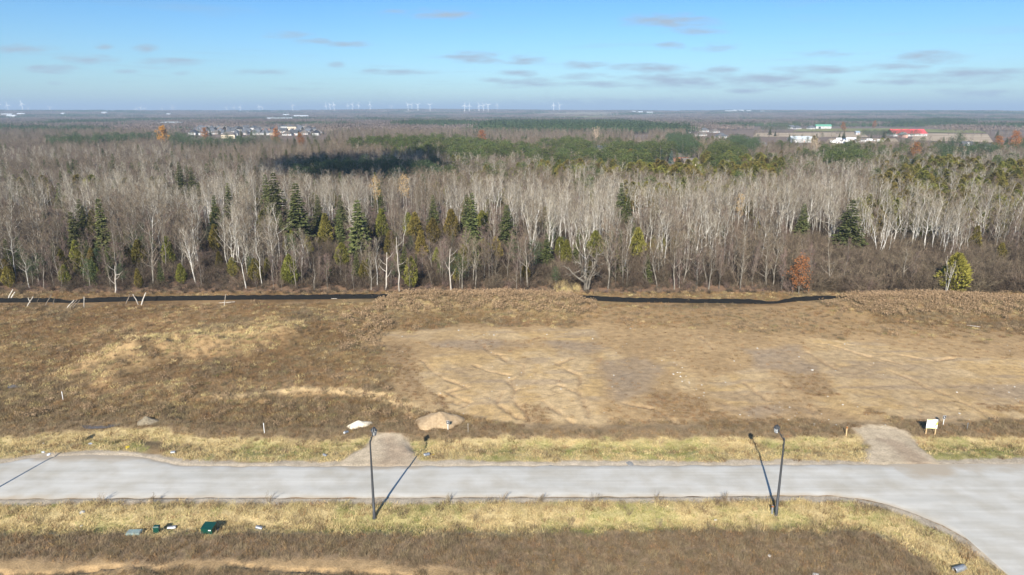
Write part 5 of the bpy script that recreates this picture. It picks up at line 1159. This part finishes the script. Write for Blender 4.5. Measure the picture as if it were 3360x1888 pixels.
def puddle(px, py, a, b):
    x, y = gp(px, py); V = [(math.cos(t) * a * (1 + .2 * math.sin(3 * t)), math.sin(t) * b * (1 + .15 * math.sin(2 * t + 1)), 0) for t in np.linspace(0, 6.28, 28, False)]
    zs = [hz(x + v[0], y + v[1]) for v in V]; o = bpy.data.objects.new('puddle', mesh_np('puddle', V, [tuple(range(28))], [water_m])); o.location = (x, y, float(np.mean(zs)) + .06); put(o, kind='structure')
puddle(325, 1400, 2.4, 1.0); puddle(52, 1278, 1.2, .8)
# dead weeds and mud clods on the road
for i, (px, py, s) in enumerate([(1806,1527,.35),(2068,1522,.6),(1752,1550,.25),(1920,1553,.3),(1850,1536,.2),(280,1548,.3),(2000,1554,.16),(1710,1549,.14)]): rock(px, py, s, 'rock_grey', 'dark mud clod dropped on the pale road near its far edge', .22, 'mud_clod', 'mud'); COL.objects[-1]['group'] = 'mud clods on the road'
def wisp(px, py, h, label):
    x, y = gp(px, py); r = np.random.default_rng(px); T, C = G(), G()
    for s in range(9):
        d = unit(np.array((r.normal() * .3 + .15, r.normal() * .3, 1))); p = np.array((r.normal() * .1, r.normal() * .1, -.05)); q = p + d * h * (.6 + .5 * r.random()); T.tube([p, q], [.014, .006], 3, False)
        for w in range(9): o = p + (q - p) * (.3 + .7 * r.random()); C.blade(o, o + unit(d + r.normal(size=3) * .6) * h * .3, .02, r)
    e = empty('tall_weed', (x, y, hz(x, y)), label, 'weed', 'tall dead weeds along the near road edge'); put(bpy.data.objects.new('stem', T.mesh('stem', MT['weed'])), parent=e); put(bpy.data.objects.new('twigs', C.mesh('twigs', MT['weed'])), parent=e)
for px, py in [(1475,1650),(1650,1648),(1775,1648),(1950,1650),(2150,1648),(2350,1660),(2380,1645),(2160,1720),(330,1650),(500,1652),(880,1650),(2330,1740),(2480,1740),(1560,1700),(1870,1710),(2060,1690)]: wisp(px, py, 1.1, 'tall dead brown weed standing up from the near verge')

# ------------------------------------------------------------------ far fields
def field(name, quad, m, lift=.5):
    P = [np.array(gp(a, b)) for a, b in quad]; nu, nv = 40, 10; V = []; F = []
    for i in range(nu + 1):
        for j in range(nv + 1):
            s, t = i / nu, j / nv; p = (P[0] * (1 - s) + P[1] * s) * (1 - t) + (P[3] * (1 - s) + P[2] * s) * t; V.append((p[0], p[1], 0))
    V = np.array(V); V[:, 2] = height(V[:, 0], V[:, 1]) + lift
    for i in range(nu):
        for j in range(nv): a = i * (nv + 1) + j; F.append((a, a + nv + 1, a + nv + 2, a + 1))
    put(bpy.data.objects.new(name, mesh_np(name, V, F, [MT[m]], smooth=True)), kind='structure')
field('hay_field', [(2600,433),(2960,432),(2990,422),(2620,424)], 'field_green'); field('hay_field', [(2990,436),(3240,438),(3200,426),(3000,425)], 'field_green', .6)
field('stubble_field', [(2470,450),(2850,452),(2830,435),(2480,438)], 'field_tan', .4); field('stubble_field', [(2990,462),(3260,470),(3240,441),(3000,439)], 'field_tan', .45)
field('farm_yard', [(2700,482),(2960,480),(2940,456),(2720,457)], 'field_tan', .5)
field('stubble_field', [(2640,386),(3000,386),(2990,382),(2650,382)], 'field_tan', 1.2); field('hay_field', [(2900,391),(3360,392),(3340,387),(2910,387)], 'field_green', 1.0); field('stubble_field', [(3190,397),(3380,397),(3380,391),(3200,391)], 'field_tan', 1.3)
field('stubble_field', [(800,397),(1080,398),(1060,393),(810,393)], 'field_tan', 1.0); field('ploughed_field', [(1000,393),(1250,393),(1240,389),(1010,389)], 'field_brown', 1.1); field('stubble_field', [(200,391),(520,391),(510,388),(210,388)], 'field_tan', 1.0); field('hay_field', [(2050,384),(2300,384),(2290,380),(2060,380)], 'field_green', 1.5)
fr = np.random.default_rng(808)
for i in range(30):
    px, py = fr.uniform(0, 3300), fr.choice([371.5, 374, 377, 380, 384, 389]) + fr.uniform(-.8, .8); w = fr.uniform(90, 330); hgt = (py - 366) * fr.uniform(.08, .2) + .4
    field(('stubble_field', 'hay_field', 'ploughed_field')[i % 3], [(px, py), (px + w, py + fr.uniform(-.3, .3)), (px + w * .98, py - hgt), (px + w * .03, py - hgt)], ('field_tan', 'field_green', 'field_brown')[i % 3], 1.4 + .11 * i)
def lane(pts, w, name='side_road'):
    W = [gp(a, b) for a, b in pts]; V = []; F = []
    for i, (x, y) in enumerate(W):
        j, k_ = max(i - 1, 0), min(i + 1, len(W) - 1); dx, dy = W[k_][0] - W[j][0], W[k_][1] - W[j][1]; L = math.hypot(dx, dy); nx_, ny_ = -dy / L, dx / L
        for s in (-1, 1): V.append((x + nx_ * w * s, y + ny_ * w * s, hz(x, y) + .12))
    for i in range(len(W) - 1): F.append((2 * i, 2 * i + 1, 2 * i + 3, 2 * i + 2))
    put(bpy.data.objects.new(name, mesh_np(name, V, F, [MT['rock_grey']])), kind='structure')
lane([(2780,560),(2860,577),(2940,592),(3020,606),(3150,626)], 3.2); lane([(2380,444),(2440,452),(2500,468),(2530,482)], 4.0)

# ------------------------------------------------------------------ buildings
def bmesh_set(w, d, h, rh, hip, wm, rm, nwin=3, over=.5, doors=1, wh=1.3, big_door=0):
    """meshes of one building: list of (name, mesh, children)"""
    out = []; g = G()
    if hip: g.box(-w / 2, w / 2, -d / 2, d / 2, -.5, h)
    else: g.add([(-w/2,-d/2,-.5),(w/2,-d/2,-.5),(w/2,d/2,-.5),(-w/2,d/2,-.5),(-w/2,-d/2,h),(w/2,-d/2,h),(w/2,d/2,h),(-w/2,d/2,h),(-w/2,0,h+rh-.08),(w/2,0,h+rh-.08)], [(3,2,1,0),(0,1,5,4),(2,3,7,6),(1,2,6,9,5),(3,0,4,8,7),(4,5,9,8),(6,7,8,9)])
    out.append(('wall', g.mesh('wall', MT[wm])))
    a, b = w / 2 + over, d / 2 + over; g = G(); ins = min(b, a * .8) if hip else 0; t = .22; dz = -over * rh / (d / 2)
    V = [(-a,-b,h+dz),(a,-b,h+dz),(a,b,h+dz),(-a,b,h+dz),(-a+ins,0,h+rh),(a-ins,0,h+rh)]; V += [(x, y, z + t) for x, y, z in V]
    F = [(6,7,11,10),(8,9,10,11),(7,8,11),(9,6,10),(0,4,5,1),(2,5,4,3),(1,5,2),(3,4,0),(0,1,7,6),(1,2,8,7),(2,3,9,8),(3,0,6,9)]; g.add(V, F); out.append(('roof', g.mesh('roof', MT[rm])))
    g = G(); g.box(-.55, .55, -.04, .0, -wh / 2, wh / 2); wmesh = g.mesh('window', MT['window'])
    for i in range(nwin):
        x = -w / 2 + w * (i + .75) / (nwin + .5)
        out.append(('window', wmesh, (x, -d / 2 - .003, h * .6), 0))
    out.append(('window', wmesh, (w / 2 + .003, 0, h * .6), math.pi / 2))
    if doors: g = G(); g.box(-.5, .5, -.05, 0, 0, 2.1); out.append(('door', g.mesh('door', MT['brick']), (w * .12, -d / 2 - .003, 0), 0))
    if big_door: g = G(); g.box(-big_door / 2, big_door / 2, -.06, 0, 0, h * .8); out.append(('door', g.mesh('door', MT['window']), (-w * .25, -d / 2 - .003, 0), 0))
    return out
def building(name, st, px, py, rz, label, cat, group=None, sc=1.0):
    x, y = gp(px, py); e = empty(name, (x, y, hz(x, y) + .3), label, cat, group, rz, sc)
    for it in st:
        o = bpy.data.objects.new(it[0], it[1])
        if len(it) > 2: o.location = it[2]; o.rotation_euler[2] = it[3]
        put(o, parent=e)
    return e
HS = [bmesh_set(15, 11, 3.6, 4.4, True, 'siding', 'shingle', 3), bmesh_set(13, 12, 4.0, 4.4, False, 'siding', 'shingle', 3), bmesh_set(16, 11, 2.9, 3.8, True, 'siding', 'shingle_brown', 4), bmesh_set(12, 14, 4, 4.2, True, 'cream', 'shingle', 3), bmesh_set(14, 10, 5.8, 3.6, False, 'brick', 'shingle_brown', 3)]
HLAB = ['white-sided house with a grey hipped roof in the distant subdivision', 'white two-storey house with a grey gabled roof in the distant subdivision', 'low white house with a brown-grey hipped roof in the distant subdivision', 'cream-sided house with a grey hipped roof in the distant subdivision', 'brick house with a brown gabled roof in the distant subdivision']
rr = np.random.default_rng(77)
for py, x0, x1, st_ in ((419, 690, 1010, 26), (425, 665, 1035, 27), (431, 645, 1050, 28), (437, 640, 1060, 29), (444, 640, 1060, 33)):
    for px in range(x0, x1, st_):
        v = int(rr.choice([0, 0, 1, 1, 2, 3, 4], p=[.2, .2, .17, .17, .12, .1, .04])); building('house', HS[v], px + rr.normal() * 6, py + rr.normal() * 1.2, rr.choice([0, 1.57, .4, -.4]) + rr.normal() * .1, HLAB[v], 'house', HLAB[v].split(' in the')[0] + 's of the subdivision')
building('house', bmesh_set(20, 12, 5.5, 4, True, 'cream', 'shingle_brown', 5), 752, 455, .1, 'wide tan house with a brown roof in front of the subdivision', 'house')
building('apartment_block', bmesh_set(14, 12, 9, 1.6, True, 'siding', 'shingle', 4, wh=2.6), 935, 430, .1, 'tall white unfinished house with dark openings in the subdivision', 'house'); building('apartment_block', bmesh_set(18, 12, 9, 1.6, True, 'cream', 'shingle', 5, wh=2.6), 960, 431, .1, 'tall cream unfinished house with dark openings in the subdivision', 'house')
building('school_building', bmesh_set(70, 22, 8, 3, True, 'siding', 'steel_roof', 8, wh=3), 565, 414, .05, 'long white low building behind the orange oak', 'building')
for px, py, v in ((440,413,4),(470,413,0),(485,414,1),(395,410,2),(345,409,2),(290,409,0),(240,410,1),(190,409,2),(150,411,0),(120,409,2),(640,412,3),(620,416,0)): building('house', HS[v], px, py, .2 * (px % 5 - 2), 'small pale house among the trees left of the orange oak', 'house', 'pale houses left of the orange oak')
building('barn', bmesh_set(110, 26, 9, 4, False, 'cream', 'steel_roof', 6, wh=3), 920, 397, 0, 'long cream farm shed beyond the subdivision', 'barn')
for px, py, w in ((25,389,60),(72,388,50),(210,387,28),(345,385,36),(555,386,25),(940,387,40),(985,389,70),(1000,389,40),(40,391,45)): building('farm_shed', bmesh_set(w, 20, 8, 6, False, 'siding', 'steel_roof', 3, wh=3), px, py, .1 * (px % 7 - 3), 'white farm shed on the hazy plain beyond the houses', 'barn', 'white sheds on the hazy plain')
for px, py, w in ((1715,367,150),(1165,373,60),(1350,367,60),(1380,366,60),(2100,381,40),(2080,380,30),(1980,370,90),(2130,382,50),(2410,378,40),(2430,378,50),(2455,379,40),(2500,380,30),(3095,376,70),(2390,379,70)): building('farm_shed', bmesh_set(w, 22, 9, 6, False, 'siding', 'steel_roof', 3, wh=3), px, py + 2, 0, 'tiny white farm building near the horizon', 'barn', 'tiny white buildings near the horizon')
building('barn', bmesh_set(56, 26, 4.2, 6.5, False, 'siding', 'red_roof', 7, wh=1.6, big_door=5), 2972, 447, 0, 'long barn with a bright red metal roof beside the dark pines', 'barn'); building('barn', bmesh_set(12, 9, 4.6, 3, False, 'pink_brick', 'steel_roof', 1, big_door=4), 2962, 452, 1.57, 'small pale gabled front of the red-roofed barn', 'barn')
building('barn', bmesh_set(34, 16, 5.5, 4, False, 'siding', 'green_roof', 3, big_door=5), 2700, 423, -.25, 'white barn with a green metal roof at the field edge', 'barn'); building('barn', bmesh_set(26, 15, 4.5, 3.2, False, 'siding', 'steel_roof', 3), 2622, 468, .1, 'low shed with a pale blue-grey metal roof', 'barn'); building('barn', bmesh_set(14, 9, 4, 2.4, False, 'siding', 'steel_roof', 1), 2648, 466, 0, 'small pale shed beside the blue-grey roofed shed', 'barn'); building('farm_shed', bmesh_set(7, 6, 4, 2, False, 'siding', 'blue_steel', 1), 2812, 443, 0, 'small white shed with a blue roof beside the dark pines', 'barn')
for px, py, v in ((2310,434,0),(2345,436,2),(2300,447,2),(2365,455,0),(2595,424,1),(2615,425,0),(2660,425,0),(2250,437,2)): building('house', HS[v], px, py, .3, 'pale farmhouse among the trees left of the green-roofed barn', 'house', 'pale farmhouses left of the green-roofed barn')
b_ = building('brick_house', bmesh_set(10, 8, 5.2, 4.2, False, 'pink_brick', 'shingle', 3), 3168, 496, -.12, 'pink brick farmhouse with dark roof and white gable trim', 'house')
g = G(); g.add([(-1.6,-4.6,5.0),(1.6,-4.6,5.0),(0,-4.6,8.6),(-1.6,-1.2,5.0),(1.6,-1.2,5.0),(0,-1.2,8.6)], [(0,1,2),(3,5,4),(0,2,5,3),(1,4,5,2),(0,3,4,1)]); part('gable', g, MT['white'], b_)
building('annex', bmesh_set(14, 7, 3.2, 2.2, False, 'siding', 'shingle', 3), 3236, 491, -.15, 'long grey-roofed annex right of the pink brick farmhouse', 'house')
b_ = building('brick_house', bmesh_set(13, 8, 3.6, 2.6, False, 'brick', 'shingle_brown', 3), 2228, 530, .15, 'red brick bungalow with grey roof behind yellow cedars', 'house'); g = G(); g.box(3.2, 4.0, -.4, .4, 5.0, 7.4); part('chimney', g, MT['rock'], b_)
building('garage', bmesh_set(11, 7, 3.0, 2.4, False, 'cream', 'shingle_brown', 2), 2262, 545, .1, 'cream garage with a grey roof below the brick bungalow', 'house'); building('house', bmesh_set(9, 7, 4.4, 2.4, False, 'siding', 'shingle', 2), 1972, 503, .1, 'small white house alone in the bare wood before the pines', 'house'); building('house', bmesh_set(9, 7, 4, 1.4, True, 'pink_brick', 'shingle', 2), 1962, 516, .1, 'small pink-walled house just before the white house', 'house'); building('house', bmesh_set(18, 8, 3.2, 2.6, False, 'siding', 'shingle', 4), 2963, 552, .05, 'white bungalow half hidden behind purple-grey trees', 'house')
# parked trailers and cars in the farm yard
def vehicle_meshes(L, W_, H_, cab, m):
    out = []; g = G(); z0 = .45
    if cab: g.add([(-L/2,-W_/2,z0),(L/2,-W_/2,z0),(L/2,W_/2,z0),(-L/2,W_/2,z0),(-L/2,-W_/2,z0+H_*.5),(L/2,-W_/2,z0+H_*.45),(L/2,W_/2,z0+H_*.45),(-L/2,W_/2,z0+H_*.5)], [(3,2,1,0),(0,1,5,4),(1,2,6,5),(2,3,7,6),(3,0,4,7),(4,5,6,7)]); out.append(('body', g.mesh('body', MT[m])))
    if cab:
        g = G(); zz0, zz1 = z0 + H_ * .5, z0 + H_; w2 = W_ * .45; g.add([(-L*.38,-w2,zz0-.1),(L*.22,-w2,zz0-.1),(L*.22,w2,zz0-.1),(-L*.38,w2,zz0-.1),(-L*.28,-w2*.85,zz1),(L*.08,-w2*.85,zz1),(L*.08,w2*.85,zz1),(-L*.28,w2*.85,zz1)], [(4,5,6,7),(0,1,5,4),(1,2,6,5),(2,3,7,6),(3,0,4,7)]); out.append(('cabin', g.mesh('cabin', MT['window'])))
    else:
        g.add([(-L/2,-W_/2,z0),(L/2,-W_/2,z0),(L/2,W_/2,z0),(-L/2,W_/2,z0),(-L/2,-W_/2,z0+H_*.92),(L/2-.3,-W_/2,z0+H_*.92),(L/2-.3,W_/2,z0+H_*.92),(-L/2,W_/2,z0+H_*.92),(-L/2+.15,0,z0+H_),(L/2-.5,0,z0+H_)], [(3,2,1,0),(0,1,5,4),(1,2,6,9,5),(2,3,7,6),(3,0,4,8,7),(4,5,9,8),(6,7,8,9)]); out.append(('body', g.mesh('body', MT[m])))
        for wx in (-L * .28, L * .18): g = G(); g.box(wx - .5, wx + .5, -W_ / 2 - .03, -W_ / 2 - .004, z0 + H_ * .5, z0 + H_ * .78); out.append(('window', g.mesh('window', MT['window'])))
    for sx_ in (-.3, .32):
        for sy_ in (-1, 1): g = G(); g.tube([(L * sx_, sy_ * W_ * .42, .38), (L * sx_, sy_ * W_ * .5, .38)], [.38, .38], 10); out.append(('wheel', g.mesh('wheel', MT['tyre'])))
    return out
VS = [vehicle_meshes(8, 2.5, 2.9, False, 'white'), vehicle_meshes(4.8, 1.9, 1.5, True, 'white'), vehicle_meshes(4.8, 1.9, 1.5, True, 'car_dark'), vehicle_meshes(5.2, 2, 1.7, True, 'car_blue')]
VL = [('camper_trailer', 'white camper trailer parked in the farm yard'), ('car', 'white car parked in the farm yard'), ('car', 'dark car parked in the farm yard'), ('car', 'blue car parked in the farm yard')]
for y0, x0, x1, st_ in ((473, 2725, 2800, 9), (468, 2730, 2835, 10), (460, 2755, 2800, 11), (463, 2805, 2870, 12), (466, 2880, 2900, 12)):
    for px in range(x0, x1, st_): v = int(rr.choice([0, 1, 2, 3], p=[.3, .3, .25, .15])); building(VL[v][0], VS[v], px + rr.normal() * 2, y0 + rr.normal(), rr.normal() * .5, VL[v][1], 'vehicle', VL[v][1].replace(' parked', 's parked'))

# ------------------------------------------------------------------ wind turbines on the far plain
def turbine_meshes():
    g = G(); g.tube([(0, 0, -3), (0, 0, 88)], [3.0, 1.7], 8); tw = g.mesh('tower', MT['turbine']); g = G(); g.box(-2, 2, -6, 6, 87.5, 92); na = g.mesh('nacelle', MT['turbine'])
    g = G(); g.tube([(0, -7.2, 0), (0, -6.1, 0)], [1.2, 2.0], 8); hb = g.mesh('hub', MT['turbine'])
    g = G(); V = [(-1.3,-.3,0),(1.3,-.3,0),(1.3,.3,0),(-1.3,.3,0),(-2.0,-.3,9),(2.2,-.25,9),(2.2,.3,9),(-2.0,.3,9),(-.6,-.1,46),(.6,-.1,46),(.6,.1,46),(-.6,.1,46)]; g.add(V, [(3,2,1,0)] + [(k * 4 + i, k * 4 + (i + 1) % 4, (k + 1) * 4 + (i + 1) % 4, (k + 1) * 4 + i) for k in (0, 1) for i in range(4)] + [(8,9,10,11)]); bl = g.mesh('blade', MT['turbine'])
    return tw, na, hb, bl
tw, na, hb, bl = turbine_meshes()
for i, (px, D) in enumerate([(2,8200),(30,8600),(78,7600),(97,10500),(168,9800),(450,10800),(465,10000),(478,11500),(535,10800),(570,9900),(745,12000),(770,11500),(790,11200),(852,10600),(862,11800),(962,9800),(1072,10800),(1085,10200),(1098,9000),(1143,11000),(1158,9600),(1178,10600),(1216,9200),(1285,12500),(1340,9200),(1352,11000),(1372,9000),(1412,8800),(1525,8200),(1540,8400),(1572,8300),(1587,9000),(1602,8600),(1632,10800),(1816,9000),(1836,9600)]):
    D *= .76; x = u_of(px, D); e = empty('wind_turbine', (x, D, hz(x, D)), 'white three-bladed wind turbine standing on the horizon', 'wind turbine', 'wind turbines on the horizon', rz=random.uniform(-.5, .5), sc=.68)
    put(bpy.data.objects.new('tower', tw), parent=e); put(bpy.data.objects.new('nacelle', na), parent=e); h_ = bpy.data.objects.new('hub', hb); h_.location = (0, 0, 90); put(h_, parent=e); a0 = random.random() * 2
    for k in range(3): b_ = bpy.data.objects.new('blade', bl); b_.location = (0, -6.8, 90); b_.rotation_euler = (0, a0 + k * 2.0944, 0); put(b_, parent=e)

# ------------------------------------------------------------------ a real cloud behind the camera whose shade falls on the wood
def cloud(cx_, cy_, alt, rx_, ry_):
    back = alt / math.tan(SUN_EL); x, y = cx_ - back * math.sin(SUN_AZ), cy_ - back * math.cos(SUN_AZ); r = np.random.default_rng(3); g = G()
    for i in range(16):
        a, q = r.random() * 6.28, math.sqrt(r.random()) * .75; c = (math.cos(a) * rx_ * q, math.sin(a) * ry_ * q, 6 * r.normal()); R0 = min(rx_, ry_) * (.28 + .22 * r.random()); n, m = 14, 8; V = []; F = []
        for ii in range(m + 1):
            for j in range(n): th, ph = math.pi * ii / m, 6.2832 * j / n; k_ = 1 + .12 * r.normal(); V.append((c[0] + R0 * k_ * math.sin(th) * math.cos(ph), c[1] + R0 * k_ * math.sin(th) * math.sin(ph), c[2] + R0 * .35 * math.cos(th)))
        for ii in range(m):
            for j in range(n): F.append((ii * n + j, (ii + 1) * n + j, (ii + 1) * n + (j + 1) % n, ii * n + (j + 1) % n))
        g.add(V, F)
    o = bpy.data.objects.new('cloud', g.mesh('cloud', MT['cloud'], True)); o.location = (x, y, alt); put(o, kind='structure')
cloud(-92, 455, 700, 62, 135)
# ------------------------------------------------------------------ haze
hm = bpy.data.materials.new('air'); hm.use_nodes = True; ht = hm.node_tree; ht.nodes.clear()
pv = N(ht, 'ShaderNodeVolumePrincipled'); pv.inputs['Color'].default_value = (.48, .64, .83, 1); pv.inputs['Density'].default_value = 0.00013; pv.inputs['Anisotropy'].default_value = 0.0
ho = N(ht, 'ShaderNodeOutputMaterial'); ht.links.new(pv.outputs[0], ho.inputs['Volume'])
g = G(); g.box(-26000, 26000, -3500, 28500, -8, 230); o = bpy.data.objects.new('haze', g.mesh('haze', hm)); put(o, 'thin blue haze over the distant plain', 'haze', kind='stuff')
